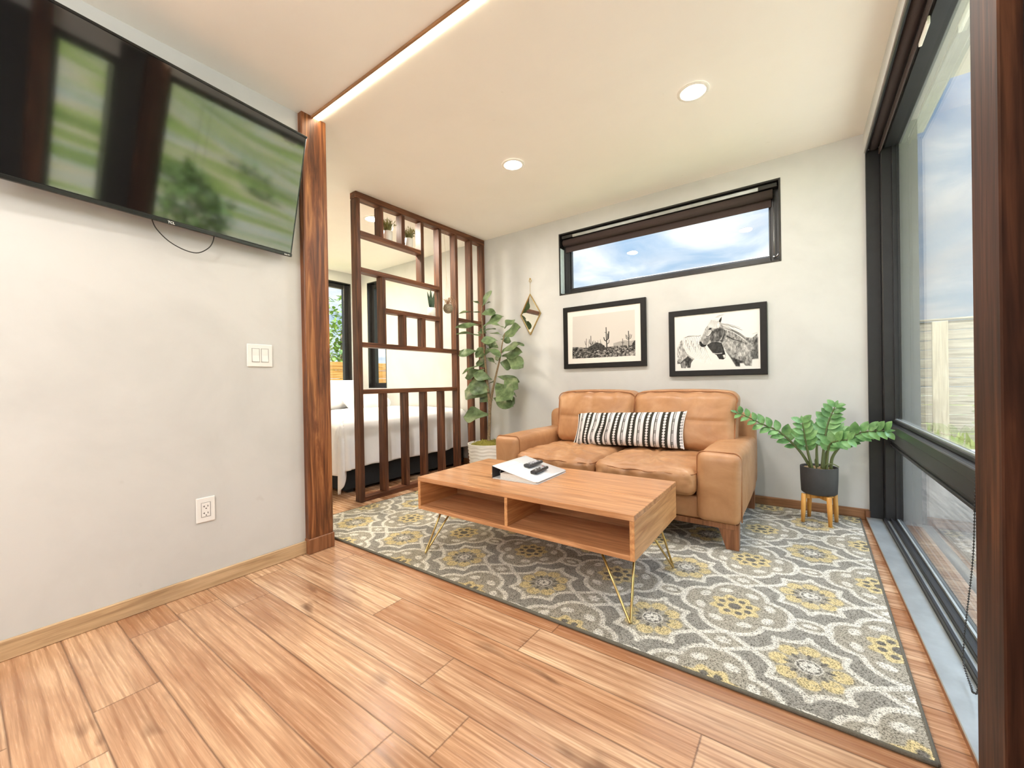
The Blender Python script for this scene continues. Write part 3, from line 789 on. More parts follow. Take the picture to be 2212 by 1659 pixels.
# binder, remotes and tag on the table
bn = thing('ring_binder', (-1.25, 1.91, TZ1), 'white ring binder lying on the coffee table under two remotes', 'binder')
b00 = V(-1.392, 1.742, TZ1); ux = V(1, 0.01, 0).normalized(); uy = V(-0.03, 1, 0).normalized()
def bp(u, v, z): return b00+ux*u+uy*v+V(0, 0, z)
BW, BL = 0.285, 0.345
def cover(z0f, th=0.003, n=14, corner=True):
    verts = []; faces = []
    for i in range(n+1):
        u = BW*i/n
        for v in (0, BL):
            ins = 0.0
            if corner and u > BW-0.012: ins = 0.012-math.sqrt(max(0, 0.012**2-(u-(BW-0.012))**2))
            vv = v+ins if v == 0 else v-ins
            z = z0f(i/n)
            verts += [bp(u, vv, z), bp(u, vv, z+th)]
    for i in range(n):
        a = 4*i; b = 4*(i+1)
        faces += [(a+1, b+1, b+3, a+3), (a, a+2, b+2, b), (a, b, b+1, a+1), (a+2, a+3, b+3, b+2)]
    faces += [(0, 1, 3, 2), (4*n, 4*n+2, 4*n+3, 4*n+1)]
    return verts, faces
mb = MB(); v, f = cover(lambda s: 0.0005); mb.add(v, f); mb.build('back_cover', M['paper'], bn)
top = lambda s: 0.058*(1-s)**1.15+0.010
mb = MB(); v, f = cover(top); mb.add(v, f, True); mb.build('front_cover', M['paper'], bn)
mb = MB(); mb.poly_prism([bp(-0.003, 0, 0.0), bp(0.0, 0, 0.0), bp(0.0, 0, 0.068), bp(-0.003, 0, 0.070)], uy*BL); mb.build('spine', M['remote'], bn)
mb = MB(); n = 10; v = []; f = []
for i in range(n+1):
    s = 0.16+0.80*i/n
    for vv in (0.012, BL-0.012): v += [bp(BW*s, vv, 0.0038), bp(BW*s, vv, min(top(s)-0.002, 0.032))]
for i in range(n):
    a, b = 4*i, 4*i+4; f += [(a+1, b+1, b+3, a+3), (a, b, b+1, a+1), (a+2, a+3, b+3, b+2), (a, a+2, b+2, b)]
f += [(0, 1, 3, 2), (4*n, 4*n+2, 4*n+3, 4*n+1)]
mb.add(v, f); mb.build('paper_stack', M['pages'], bn)
for vv in (0.05, BL/2, BL-0.05):
    c = bp(0.035, vv, 0.025); MB().tube([c+V(math.cos(a)*0.020, 0, math.sin(a)*0.020) for a in np.linspace(0, 2*PI, 18)], 0.0015, 6).build('binder_ring', M['steel'], bn)
# faint printed lines on the cover sleeve
mb = MB()
def onc(u, v): return bp(u, v, top(u/BW)+0.0036)
def strip(u0, u1, v0, v1):
    n = 4
    for k in range(n):
        a = u0+(u1-u0)*k/n; b = u0+(u1-u0)*(k+1)/n
        mb.add([onc(a, v0), onc(b, v0), onc(b, v1), onc(a, v1)], [(0, 1, 2, 3)])
for k in range(3): strip(0.075, 0.095, 0.262+k*0.011, 0.268+k*0.011)
strip(0.055, 0.058, 0.06, 0.2); strip(0.058, 0.12, 0.06, 0.062)
mb.build('cover_print', M['textgrey'], bn)

def remote(name, p0, p1, wd, th, mat, label, btns):
    p0, p1 = V(*p0), V(*p1); d = (p1-p0); L = d.length; d.normalize()
    n = V(0, 0, 1); s = d.cross(n).normalized(); n = s.cross(d)
    t = thing(name, p0, label, 'remote control', 'remotes on the binder')
    mb = MB(); c = (p0+p1)/2+n*th/2; mb.obox(c, s, d, n, wd, L, th, 0.006); o = mb.build('remote_body', mat, t)
    for p in o.data.polygons: p.use_smooth = False
    for (u, v, bw, bl, bm_) in btns:
        mb = MB(); mb.obox(p0+d*(L*v)+s*(wd*u)+n*(th+0.0004), s, d, n, bw, bl, 0.0022, 0.0006); mb.build('button', M[bm_], t)
    return t
def oz(x, y):
    u = (V(x, y, TZ1)-b00).dot(ux); return TZ1+top(max(0, min(1, u/BW)))+0.0075
A0, A1 = (-1.268, 1.895, oz(-1.268, 1.895)), (-1.272, 2.045, oz(-1.272, 2.045))
remote('remote_control', A0, A1, 0.046, 0.016, M['remote'], 'dark grey remote with pale keys lying on the white binder nearer its spine',
       [(-0.26, .82, .008, .010, 'button'), (0.26, .82, .008, .010, 'button'), (0, .68, .020, .022, 'button'), (-0.26, .50, .009, .009, 'button'), (0, .50, .009, .009, 'button'), (0.26, .50, .009, .009, 'button'),
        (-0.26, .36, .009, .009, 'button'), (0, .36, .009, .009, 'button'), (0.26, .36, .009, .009, 'button'), (-0.2, .20, .011, .009, 'button'), (0.2, .20, .011, .009, 'button')])
B0, B1 = (-1.185, 1.835, oz(-1.185, 1.835)), (-1.198, 1.985, oz(-1.198, 1.985))
remote('remote_control', B0, B1, 0.042, 0.016, M['remote2'], 'black remote with a red button lying on the white binder nearer its open edge',
       [(-0.2, .86, .008, .008, 'redbtn'), (0.2, .86, .007, .007, 'button'), (0, .70, .018, .018, 'button'), (-0.25, .5, .007, .007, 'button'), (0.25, .5, .007, .007, 'button'), (0, .2, .008, .008, 'button')])
kt = thing('key_tag', (-1.43, 1.83, TZ1), 'small cream tag with a loop of cord at the binder spine', 'tag')
mb = MB(); mb.ball((-1.425, 1.80, TZ1+0.011), 0.016, 2, (1, 1.4, 0.68)); mb.build('tag_body', M['cream'], kt)
mb = MB(); mb.tube(resample([(-1.425, 1.815, TZ1+0.012), (-1.43, 1.86, TZ1+0.02), (-1.425, 1.90, TZ1+0.006), (-1.455, 1.905, TZ1+0.004), (-1.47, 1.88, TZ1+0.004), (-1.49, 1.90, TZ1+0.004)], 0.008), 0.003, 6); mb.build('cord', M['cream'], kt)

# ------------------------------------------------------------------ sofa
def soft_box(x0, x1, y0, y1, z0, z1, r, n=(24, 24, 12), bulge=(0, 0, 0), disp=None, pw=2.0):
    """rounded, cushioned box as one closed smooth mesh"""
    c = np.array([(x0+x1)/2, (y0+y1)/2, (z0+z1)/2]); h = np.array([(x1-x0)/2, (y1-y0)/2, (z1-z0)/2])
    t = bmesh.new(); cache = {}
    def vert(i, j, k):
        key = (i, j, k)
        if key in cache: return cache[key]
        q = np.array([2*i/n[0]-1, 2*j/n[1]-1, 2*k/n[2]-1])
        # denser towards the edges
        q = np.sign(q)*(1-(1-np.abs(q))**1.25)
        p = q*h
        inn = np.clip(p, -(h-r), h-r); d = p-inn; L = np.linalg.norm(d)
        if L > 1e-9: p = inn+d/L*r*min(1.0, max(abs(d)/r) if L > 0 else 1)
        for a in range(3):
            if bulge[a]:
                b_, c_ = [m_ for m_ in range(3) if m_ != a]
                fall = max(0, 1-abs(q[b_])**pw)*max(0, 1-abs(q[c_])**pw)
                p[a] += bulge[a]*fall*np.sign(q[a])*min(1, abs(q[a])**3)
        if disp: p = p+np.array(disp(q, p))
        cache[key] = t.verts.new(p+c); return cache[key]
    nx_, ny_, nz_ = n
    for i in range(nx_):
        for j in range(ny_):
            t.faces.new([vert(i, j, 0), vert(i, j+1, 0), vert(i+1, j+1, 0), vert(i+1, j, 0)])
            t.faces.new([vert(i, j, nz_), vert(i+1, j, nz_), vert(i+1, j+1, nz_), vert(i, j+1, nz_)])
    for i in range(nx_):
        for k in range(nz_):
            t.faces.new([vert(i, 0, k), vert(i+1, 0, k), vert(i+1, 0, k+1), vert(i, 0, k+1)])
            t.faces.new([vert(i, ny_, k), vert(i, ny_, k+1), vert(i+1, ny_, k+1), vert(i+1, ny_, k)])
    for j in range(ny_):
        for k in range(nz_):
            t.faces.new([vert(0, j, k), vert(0, j, k+1), vert(0, j+1, k+1), vert(0, j+1, k)])
            t.faces.new([vert(nx_, j, k), vert(nx_, j+1, k), vert(nx_, j+1, k+1), vert(nx_, j, k+1)])
    for f in t.faces: f.smooth = True
    mb = MB(); mb.bm.free(); mb.bm = t
    return mb

SX0, SX1, SY0, SY1 = -1.938, -0.272, 2.452, 3.468
sofa = thing('loveseat_sofa', ((SX0+SX1)/2, (SY0+SY1)/2, RZ), 'tan leather two-seat sofa with wide arms and wooden legs', 'sofa')
def wr(p, sc, amp, seed=0.0):
    return amp*(mnoise.noise(Vector((p[0]*sc+seed, p[1]*sc, p[2]*sc))))
# arms
for (x0, x1, s) in ((SX0, SX0+0.216, -1), (SX1-0.222, SX1, 1)):
    def dsp(q, p, s=s): return (0.004*q[2]*s, 0.0, wr(p, 7, 0.004, s*3))
    mb = soft_box(x0, x1, SY0, SY1-0.10, 0.152, 0.540, 0.040, (12, 36, 18), (0.006, 0.008, 0.008), dsp)
    arm = mb.build('armrest', M['leather'], sofa)
    yf = SY0+0.004; r = 0.038
    prof = []
    for a in np.linspace(0, PI/2, 7): prof.append((x0+r-r*math.cos(a), 0.540-r+r*math.sin(a)))
    for a in np.linspace(0, PI/2, 7): prof.append((x1-r+r*math.sin(a), 0.540-r+r*math.cos(a)))
    pts = [(x0, yf+0.03, 0.17)]+[(a, yf+0.03, b+0.002) for a, b in prof]+[(x1, yf+0.03, 0.17)]
    MB().tube(pts, 0.0035, 8).build('piping', M['piping'], arm)
# seam on the outer side of the right arm
# base and back frame
mb = soft_box(SX0+0.20, SX1-0.20, SY0+0.035, SY1-0.12, 0.150, 0.285, 0.018, (24, 12, 8), (0, 0.006, 0)); mb.build('seat_base', M['leather'], sofa)
def backdisp(q, p):
    return (0, -0.03*(1-q[2])*0.5*(1 if q[1] < 0 else 0), 0)
mb = soft_box(SX0+0.004, SX1-0.002, 3.285, SY1, 0.165, 0.700, 0.060, (36, 12, 20), (0.004, 0.012, 0.008)); mb.build('back_frame', M['leather'], sofa)
# wooden rail and legs
mb = MB(); mb.box(SX0+0.03, SX1-0.03, SY0+0.03, SY0+0.09, 0.122, 0.152, 0.002); mb.box(SX0+0.03, SX1-0.03, SY1-0.13, SY1-0.07, 0.122, 0.165, 0.002)
mb.box(SX1-0.09, SX1-0.03, SY0+0.09, SY1-0.13, 0.122, 0.152, 0.002); mb.box(SX0+0.03, SX0+0.09, SY0+0.09, SY1-0.13, 0.122, 0.152, 0.002)
mb.build('leg_rail', M['legwood'], sofa)
def sofa_leg(x, y, sx):
    mb = MB(); t_ = 0.150; w0, w1 = 0.062, 0.112; d0, d1 = 0.050, 0.064
    v = []
    for (z, w, d) in ((RZ, w0, d0), (0.105, 0.092, d1), (t_, w1, d1)):
        a, b = (x-w, x) if sx > 0 else (x, x+w)
        v += [(a, y, z), (b, y, z), (b, y+d, z), (a, y+d, z)]
    f = [(3, 2, 1, 0), (8, 9, 10, 11)]
    for i in range(2):
        for k in range(4): f.append((4*i+k, 4*i+(k+1) % 4, 4*i+4+(k+1) % 4, 4*i+4+k))
    return mb.add(v, f)
for (x, sx) in ((SX1-0.016, 1), (SX0+0.016, -1)):
    for y in (SY0+0.032, SY1-0.115): sofa_leg(x, y, sx).build('leg', M['legwood'], sofa)
# seat cushions
xm = -1.108
for k, (x0, x1, sd) in enumerate(((SX0+0.214, xm-0.003, 1.3), (xm+0.003, SX1-0.222, 5.1))):
    def dsp(q, p, sd=sd):
        dz = 0.0
        if q[2] > 0.2:
            cross = math.exp(-((q[0]+0.02)/0.035)**2)*math.exp(-(max(0, abs(q[1]+0.1)-0.75)/0.1)**2)+math.exp(-((q[1]+0.15)/0.035)**2)
            dz -= 0.008*cross*(1-q[0]**4)
            # gathered folds running out from the front edge and the middle
            a = math.atan2(q[1]+0.15, q[0]+0.0001); rr = math.hypot(q[0], q[1]+0.15)
            dz += 0.0075*math.sin(a*13+sd*2+3*mnoise.noise(Vector((q[0]*2, q[1]*2, sd))))*math.exp(-((rr-0.5)/0.38)**2)
            dz += wr(p, 9, 0.011, sd)+wr(p, 26, 0.005, sd+4)
        dy = 0.0
        if q[1] < -0.6: dy = 0.006*math.sin(q[0]*17+sd+2*mnoise.noise(Vector((q[0]*3, q[2]*3, sd))))*(1-abs(q[2]))+wr(p, 12, 0.008, sd)
        return (0, dy, dz)
    mb = soft_box(x0, x1, SY0-0.028, 3.16, 0.286, 0.438, 0.045, (56, 56, 16), (0.0, 0.018, 0.018), dsp, 3.0)
    cu = mb.build('seat_cushion', M['leather'], sofa)
    yv = SY0-0.028
    pts = [(x0+0.004, 2.75, 0.418), (x0+0.006, yv+0.05, 0.412), (x0+0.035, yv+0.010, 0.409)]+[(x0+0.035+(x1-x0-0.07)*i/12, yv+0.006-0.017*(1-(2*i/12-1)**2)**0.8, 0.409+0.004*math.sin(i*1.7+sd)) for i in range(1, 12)]+[(x1-0.035, yv+0.010, 0.409), (x1-0.006, yv+0.05, 0.412), (x1-0.004, 2.75, 0.418)]
    MB().tube(resample(pts, 0.02), 0.0034, 8).build('piping', M['piping'], cu)
# back cushions (leaning)
for k, (x0, x1, sd) in enumerate(((-1.708, -1.052, 2.2), (-1.046, -0.360, 7.7))):
    def dsp(q, p, sd=sd):
        dy = 0.0
        if q[1] < -0.2:
            g = math.exp(-(q[0]/0.035)**2)*0.8+math.exp(-((q[2]-0.02)/0.05)**2)*0.8
            dy += 0.010*min(1, g)*(1-q[0]**6)*(1-q[2]**6)
            dy += 0.006*math.sin(q[0]*15+sd+3*mnoise.noise(Vector((q[0]*2, q[2]*2, sd))))*max(0, q[2])**1.5
            dy += wr(p, 8, 0.008, sd)+wr(p, 22, 0.003, sd)
        lean = 0.085*(q[2]+1)*0.5
        round_top = -0.012*abs(q[0])**4*max(0, q[2])
        return (0.012*q[0]*max(0, q[2]), dy+lean, round_top)
    mb = soft_box(x0, x1, 2.985, 3.205, 0.450, 0.868, 0.062, (48, 18, 44), (0.0, 0.040, 0.010), dsp, 2.6)
    cu = mb.build('back_cushion', M['leather'], sofa)
    # piping round the face
    pts = []
    hw, zc0, zc1 = (x1-x0)/2, 0.50, 0.868; xc_ = (x0+x1)/2
    for i in range(9): pts.append((x0+0.010-0.010*(i/8), 3.012+0.085*(0.50+0.29*i/8-0.45)/0.418, 0.50+0.29*i/8))
    for a in np.linspace(0, PI/2, 7): pts.append((x0-0.008+0.058-0.058*math.cos(a), 3.012+0.085*0.88, 0.795+0.060*math.sin(a)))
    for i in range(1, 8): pts.append((x0+0.05+(x1-x0-0.10)*i/8, 3.012+0.085*0.94, 0.859+0.006*math.sin(PI*i/8)))
    for a in np.linspace(0, PI/2, 7): pts.append((x1+0.008-0.058+0.058*math.sin(a), 3.012+0.085*0.88, 0.795+0.060*math.cos(a)))
    for i in range(9): pts.append((x1+0.0-0.010*(i/8), 3.012+0.085*(0.79-0.29*i/8-0.45)/0.418, 0.79-0.29*i/8))
    MB().tube(resample(pts, 0.02), 0.0036, 8).build('piping', M['piping'], cu)

# lumbar pillow
PX0, PX1, PZ0, PZ1 = -1.487, -0.660, 0.462, 0.712
nu, nv = 260, 90
def pillow_pts(side):
    U, Vv = np.meshgrid(np.linspace(-1, 1, nu), np.linspace(-1, 1, nv))
    fall = np.clip(1-np.abs(U)**5, 0, 1)**0.6*np.clip(1-np.abs(Vv)**3, 0, 1)**0.7
    th = 0.060*fall
    pin = 1-0.04*(1-Vv**2)*np.abs(U)**6
    x = (PX0+PX1)/2+(PX1-PX0)/2*U*pin+0.012*np.sin(Vv*3.0)*np.exp(-((U+0.45)/0.25)**2)
    zz = 0.5*(PZ0+PZ1)+(PZ1-PZ0)/2*Vv*(1-0.055*(1-U**2))+0.016*U*0.9
    wr_ = 0.007*np.sin(U*9+Vv*2)*(1-U**2)+0.028*np.exp(-((U+0.40)/0.035)**2)*np.exp(-((Vv+0.25)/0.7)**2)
    yy = 2.905+0.10*(Vv+1)*0.5-side*th+wr_*(side > 0)*fall
    return np.stack([x, yy, zz], -1), U, Vv
def pillow_cols(U, Vv):
    s = (U+1)/2*7.0+0.32; f = s-np.floor(s)
    blk = np.array(srgb(58, 56, 50)[:3]); wht = np.array(srgb(232, 228, 228)[:3])
    c = np.tile(wht, U.shape+(1,))
    dk = (np.abs(f-0.25) < 0.240)
    c[dk] = blk
    per = 0.155; vv = (Vv+1)/per; fv = vv-np.floor(vv)-0.5
    dot = (np.hypot((f-0.25)*0.118/0.025*1.0, fv*per*0.125/0.0235*1.0) < 0.37)
    c[dot] = wht
    ln = (np.abs(f-0.745) < 0.085); c[ln] = blk
    vv = (Vv+1)/0.07; fv = np.abs(vv-np.floor(vv)-0.5)
    c[(np.abs(f-0.745) < 0.036) & (fv < 0.28)] = wht
    return c
pl = thing('lumbar_pillow', ((PX0+PX1)/2, 2.9, PZ0), 'long black and white striped lumbar pillow leaning on the sofa back cushions', 'cushion')
P, U, Vv = pillow_pts(1); grid_mesh('pillow_front', P, M['pillowcloth'], pl, pillow_cols(U, Vv), flip=False)
P, U, Vv = pillow_pts(-1); grid_mesh('pillow_back', P, M['pillowcloth'], pl, pillow_cols(U, Vv), flip=True)
for s in (-1, 1):
    mb = MB()
    for k in range(46):
        v = -1+2*k/45; x = (PX0+PX1)/2+(PX1-PX0)/2*s*(1-0.04*(1-v*v)); z = 0.5*(PZ0+PZ1)+(PZ1-PZ0)/2*v+0.0144*s
        y = 2.905+0.05*(v+1); mb.ball((x+s*0.002, y, z), 0.0042, 1)
    mb.build('edge_beads', M['whiteplastic'], pl)

# ------------------------------------------------------------------ pictures and mirror
def inv_quad(TL, TR, BR, BL):
    def f(p):
        u, v = 0.5, 0.5
        for _ in range(20):
            q = [(1-u)*(1-v)*TL[i]+u*(1-v)*TR[i]+u*v*BR[i]+(1-u)*v*BL[i] for i in (0, 1)]
            du = [(1-v)*(TR[i]-TL[i])+v*(BR[i]-BL[i]) for i in (0, 1)]; dv = [(1-u)*(BL[i]-TL[i])+u*(BR[i]-TR[i]) for i in (0, 1)]
            det = du[0]*dv[1]-du[1]*dv[0]; ex, ey = p[0]-q[0], p[1]-q[1]
            u += (ex*dv[1]-ey*dv[0])/det; v += (du[0]*ey-du[1]*ex)/det
        return u, v
    return f
class Canvas:
    def __init__(self, w, h, wm, hm, bg=0.86):
        self.w, self.h = w, h; self.asp = wm/hm
        self.U, self.V = np.meshgrid(np.linspace(0, 1, w), np.linspace(0, 1, h))
        self.px, self.py = self.U*self.asp, self.V
        self.g = np.full((h, w), bg); self.rng = np.random.default_rng(5)
    def q(self, pts, f): return [(lambda uv: (uv[0]*self.asp, uv[1]))(f(p)) for p in pts]
    def fill(self, poly, val, noise=0.0, soft=0.004):
        ins = inside(self.px, self.py, poly); d = seg_dist(self.px, self.py, poly)
        m = np.clip(0.5+np.where(ins, d, -d)/soft, 0, 1)
        v = val+noise*self.fn if noise else val
        self.g = self.g*(1-m)+v*m; return m
    def stroke(self, pts, w, val, w2=None):
        d = np.full(self.px.shape, 9.0); n = len(pts)
        for i in range(n-1):
            (ax, ay), (bx, by) = pts[i], pts[i+1]; vx, vy = bx-ax, by-ay; L = vx*vx+vy*vy+1e-12
            t = np.clip(((self.px-ax)*vx+(self.py-ay)*vy)/L, 0, 1)
            ww = w if w2 is None else w+(w2-w)*((i+t)/(n-1))
            d = np.minimum(d, np.hypot(self.px-ax-t*vx, self.py-ay-t*vy)-ww)
        m = np.clip(0.5-d/0.003, 0, 1); self.g = self.g*(1-m)+val*m
    def makenoise(self, sx, sy):
        out = np.zeros((self.h, self.w)); 
        for o, a in ((1, 0.5), (2, 0.3), (4, 0.2)):
            gh, gw = int(sy*o)+2, int(sx*o)+2; r = self.rng.random((gh, gw))*2-1
            yy = self.V*(gh-2); xx = self.U*(gw-2); y0 = yy.astype(int); x0 = xx.astype(int); fy = yy-y0; fx = xx-x0
            fx = fx*fx*(3-2*fx); fy = fy*fy*(3-2*fy)
            out += a*(r[y0, x0]*(1-fx)*(1-fy)+r[y0, x0+1]*fx*(1-fy)+r[y0+1, x0]*(1-fx)*fy+r[y0+1, x0+1]*fx*fy)
        self.fn = out; return out

def picture(name, x0, x1, z0, z1, fw, label, art, warm, tiltx=0.0):
    y1 = YB-0.001; y0 = YB-0.030
    t = thing(name, ((x0+x1)/2, YB, z0), label, 'picture')
    mb = MB(); v = []; f = []
    # mitred moulding
    for (a, b, c, d, e) in ((x0, x1, z0, z1, y1), (x0, x1, z0, z1, y0+0.004), (x0+0.004, x1-0.004, z0+0.004, z1-0.004, y0), (x0+fw-0.003, x1-fw+0.003, z0+fw-0.003, z1-fw+0.003, y0), (x0+fw, x1-fw, z0+fw, z1-fw, y0+0.004), (x0+fw, x1-fw, z0+fw, z1-fw, y1)):
        v += [(a, e, c), (b, e, c), (b, e, d), (a, e, d)]
    for i in range(5):
        for k in range(4): f.append((4*i+k, 4*i+(k+1) % 4, 4*i+4+(k+1) % 4, 4*i+4+k))
    mb.add(v, f).build('picture_frame', M['picframe'], t)
    w_, h_ = x1-x0-2*fw, z1-z0-2*fw
    g = art(w_, h_)
    ny_, nx_ = g.shape[:2]
    XX, ZZ = np.meshgrid(np.linspace(x0+fw, x1-fw, nx_), np.linspace(z1-fw, z0+fw, ny_))
    P = np.stack([XX, np.full(XX.shape, y0+0.010), ZZ], -1)
    cols = ((g/0.84)**2.0*0.84)[..., None]*np.array(warm)
    grid_mesh('printed_sheet', P, M['print'], t, cols, smooth=False, flip=True)
    MB().box(x0+fw-0.002, x1-fw+0.002, y0+0.013, y1-0.002, z0+fw-0.002, z1-fw+0.002).build('backing_board', M['mat'], t)
    return t

def art_cactus(w_, h_):
    c = Canvas(560, 400, w_, h_, 0.84); f = inv_quad((250, 415), (1700, 235), (1728, 1380), (285, 1445))
    c.makenoise(60, 50); Q = lambda *p: c.q(p, f)
    c.fill(Q((365, 505), (1600, 360), (1622, 1275), (372, 1342)), 0.74)
    c.fill(Q((1210, 1030), (1300, 1000), (1420, 970), (1540, 985), (1612, 965), (1618, 1110), (1210, 1110)), 0.58, 0.05)
    c.fill(Q((370, 1112), (480, 1108), (620, 1120), (760, 1105), (1000, 1110), (1120, 1100), (1260, 1080), (1400, 1075), (1615, 1060), (1622, 1275), (372, 1342)), 0.30, 0.55)
    c.makenoise(90, 70)
    c.fill(Q((660, 1180), (720, 1100), (800, 1060), (870, 1010), (960, 1030), (1040, 1080), (1060, 1190)), 0.20, 0.25)
    c.fill(Q((1560, 1040), (1600, 980), (1617, 970), (1618, 1130), (1570, 1120)), 0.15, 0.15)
    for k in range(26):
        x = 700+c.rng.random()*320; y = 1120; dx = (c.rng.random()-0.5)*70; c.stroke(Q((x, y), (x+dx, y-70-c.rng.random()*90)), 0.0022, 0.2, 0.0010)
    def s(w0, v, *p, w2=None): c.stroke(Q(*p), w0, v, w2)
    s(0.013, 0.20, (1085, 1190), (1082, 1060), (1070, 900), (1062, 715), w2=0.008)
    s(0.009, 0.18, (1078, 990), (1035, 965), (1022, 915)); s(0.010, 0.18, (1085, 960), (1112, 930), (1116, 800)); s(0.007, 0.2, (1098, 930), (1095, 840)); s(0.006, 0.2, (1090, 1040), (1120, 1020), (1126, 965)); s(0.004, .2, (1064, 820), (1038, 808))
    s(0.006, 0.18, (764, 1110), (760, 980), (757, 885)); s(0.005, 0.18, (762, 1050), (735, 1030), (728, 950)); s(0.005, 0.18, (765, 1055), (795, 1040), (802, 1000))
    s(0.0045, 0.2, (662, 1150), (666, 1030), (668, 940)); s(0.004, 0.2, (664, 1060), (645, 1045), (638, 990))
    s(0.0035, .25, (955, 1080), (953, 955)); s(0.0035, .25, (860, 1080), (850, 990)); s(.003, .25, (905, 1080), (902, 975))
    s(0.007, 0.15, (1500, 1120), (1497, 960), (1489, 790)); 
    for (x, y, x2, y2) in ((1495, 960, 1442, 860), (1495, 940, 1460, 870), (1495, 950, 1548, 860), (1495, 930, 1520, 850)): s(0.0045, 0.15, (x, y), ((x+x2)/2+(x2-x)*0.28, y-25), (x2, y2))
    s(0.0045, 0.15, (1387, 1095), (1386, 1010), (1383, 940)); s(0.0035, .15, (1386, 1020), (1360, 1010)); s(0.0035, .15, (1386, 1025), (1410, 1012))
    for k in range(60):
        x = 390+c.rng.random()*1200; y = 1180+c.rng.random()*120; r = 10+c.rng.random()*22
        c.fill(Q((x-r, y), (x-r*.5, y-r*.6), (x+r*.5, y-r*.7), (x+r, y), (x, y+r*.3)), 0.15+0.5*c.rng.random(), 0.2)
    # keep a clean mat round the print
    pr = Q((365, 505), (1600, 360), (1622, 1275), (372, 1342)); m = inside(c.px, c.py, pr); c.g[~m] = 0.84
    return np.clip(c.g, 0.03, 1)

def art_horses(w_, h_):
    c = Canvas(600, 450, w_, h_, 0.83); f = inv_quad((320, 395), (1880, 230), (1905, 1330), (348, 1385)); Q = lambda *p: c.q(p, f)
    def s(w0, v, *p, w2=None): c.stroke(Q(*p), w0, v, w2)
    fine = c.makenoise(70, 26)
    # rear horse
    c.fill(Q((385, 1250), (385, 960), (440, 850), (520, 770), (620, 738), (840, 728), (900, 900), (980, 1040), (700, 1180), (660, 1240), (650, 1325), (590, 1325), (575, 1290), (560, 1328), (472, 1328), (455, 1250)), 0.60, 0.35, 0.01)
    c.fill(Q((390, 1205), (450, 1240), (520, 1170), (600, 1110), (700, 1180), (660, 1240), (650, 1325), (590, 1325), (575, 1290), (560, 1328), (472, 1328), (455, 1250), (390, 1255)), 0.22, 0.25, 0.01)
    c.fill(Q((470, 1240), (545, 1190), (560, 1325), (475, 1325)), 0.45, 0.2, 0.02)
    c.fill(Q((480, 800), (540, 765), (840, 735), (880, 900), (960, 1000), (1060, 1255), (900, 1240), (700, 1150), (580, 1070), (500, 940)), 0.84, 0.05, 0.01)
    for i in range(13):
        x = 520+i*34; s(0.0022, 0.42, (x+8, 765-i*2), (x-18, 850), (x+5, 950), (x+40, 1060), (x+110, 1140+i*4), w2=0.0006)
    for i in range(11):
        x = 560+i*36; y = 820+(i*53) % 150; s(0.004, 0.22, (x, y), (x-6, y+45), (x+14, y+110), w2=0.0008)
    s(0.003, .3, (540, 775), (600, 745), (700, 740), (800, 745), (845, 722))
    # dark lowered head
    c.fill(Q((960, 900), (1060, 830), (1230, 860), (1270, 960), (1305, 1090), (1300, 1135), (1265, 1166), (1190, 1160), (1140, 1085), (1070, 1045), (1000, 960)), 0.13, 0.12, 0.008)
    for i in range(9): s(0.0018, 0.42, (1000+i*26, 870), (1030+i*24, 960), (1080+i*22, 1045), w2=0.0006)
    s(0.005, .75, (1060, 1050), (1150, 1062), (1240, 1050)); c.fill(Q((1252, 1085), (1298, 1075), (1302, 1125), (1275, 1140)), 0.8)
    # front horse body and neck
    c.fill(Q((1190, 500), (1300, 500), (1420, 560), (1520, 660), (1640, 760), (1760, 770), (1845, 690), (1862, 1145), (1765, 1160), (1758, 1282), (1655, 1282), (1620, 1235), (1555, 1232), (1556, 1292), (1490, 1288), (1400, 1140), (1320, 1010), (1255, 925), (1215, 840), (1280, 720)), 0.47, 0.34, 0.008)
    c.fill(Q((1300, 760), (1400, 820), (1480, 900), (1500, 1000), (1440, 1040), (1340, 950), (1270, 860)), 0.62, 0.30, 0.05)
    c.fill(Q((1560, 900), (1680, 900), (1720, 1000), (1640, 1120), (1540, 1100), (1520, 980)), 0.60, 0.30, 0.06)
    c.fill(Q((1300, 1000), (1400, 1120), (1560, 1180), (1640, 1210), (1555, 1232), (1556, 1292), (1490, 1288), (1400, 1140)), 0.18, 0.2, 0.02)
    c.fill(Q((1790, 860), (1850, 760), (1862, 1145), (1770, 1150), (1740, 1100), (1800, 1000)), 0.24, 0.2, 0.03)
    c.fill(Q((1640, 1200), (1750, 1160), (1752, 1275), (1665, 1275)), 0.5, 0.3, 0.02)
    c.fill(Q((1180, 520), (1270, 560), (1300, 700), (1240, 850), (1180, 830), (1190, 650)), 0.20, 0.15, 0.02)
    for i in range(40):
        k = i/40; x0_, y0_ = 1200+k*70, 492+k*120; x1_, y1_ = 1500+k*190+c.rng.random()*60, 560+k*330
        v = 0.88 if c.rng.random() < 0.62 else 0.16
        s(0.0042, v, (x0_, y0_), (x0_+(x1_-x0_)*.35, y0_+(y1_-y0_)*.18), (x0_+(x1_-x0_)*.7, y0_+(y1_-y0_)*.55), (x1_, y1_), w2=0.0008)
    s(0.010, .16, (1330, 740), (1440, 800), (1560, 830), (1680, 885), w2=0.002)
    # head
    c.fill(Q((1165, 470), (1195, 420), (1228, 385), (1224, 440), (1215, 500), (1255, 560), (1275, 680), (1230, 800), (1170, 840), (1050, 850), (985, 890), (950, 915), (900, 942), (850, 935), (818, 890), (820, 840), (865, 750), (900, 670), (930, 600), (975, 545), (1000, 490), (1060, 440), (1130, 440)), 0.62, 0.22, 0.006)
    c.fill(Q((1060, 640), (1180, 570), (1260, 610), (1270, 700), (1180, 840), (1050, 850), (1000, 790), (1030, 720)), 0.26, 0.2, 0.03)
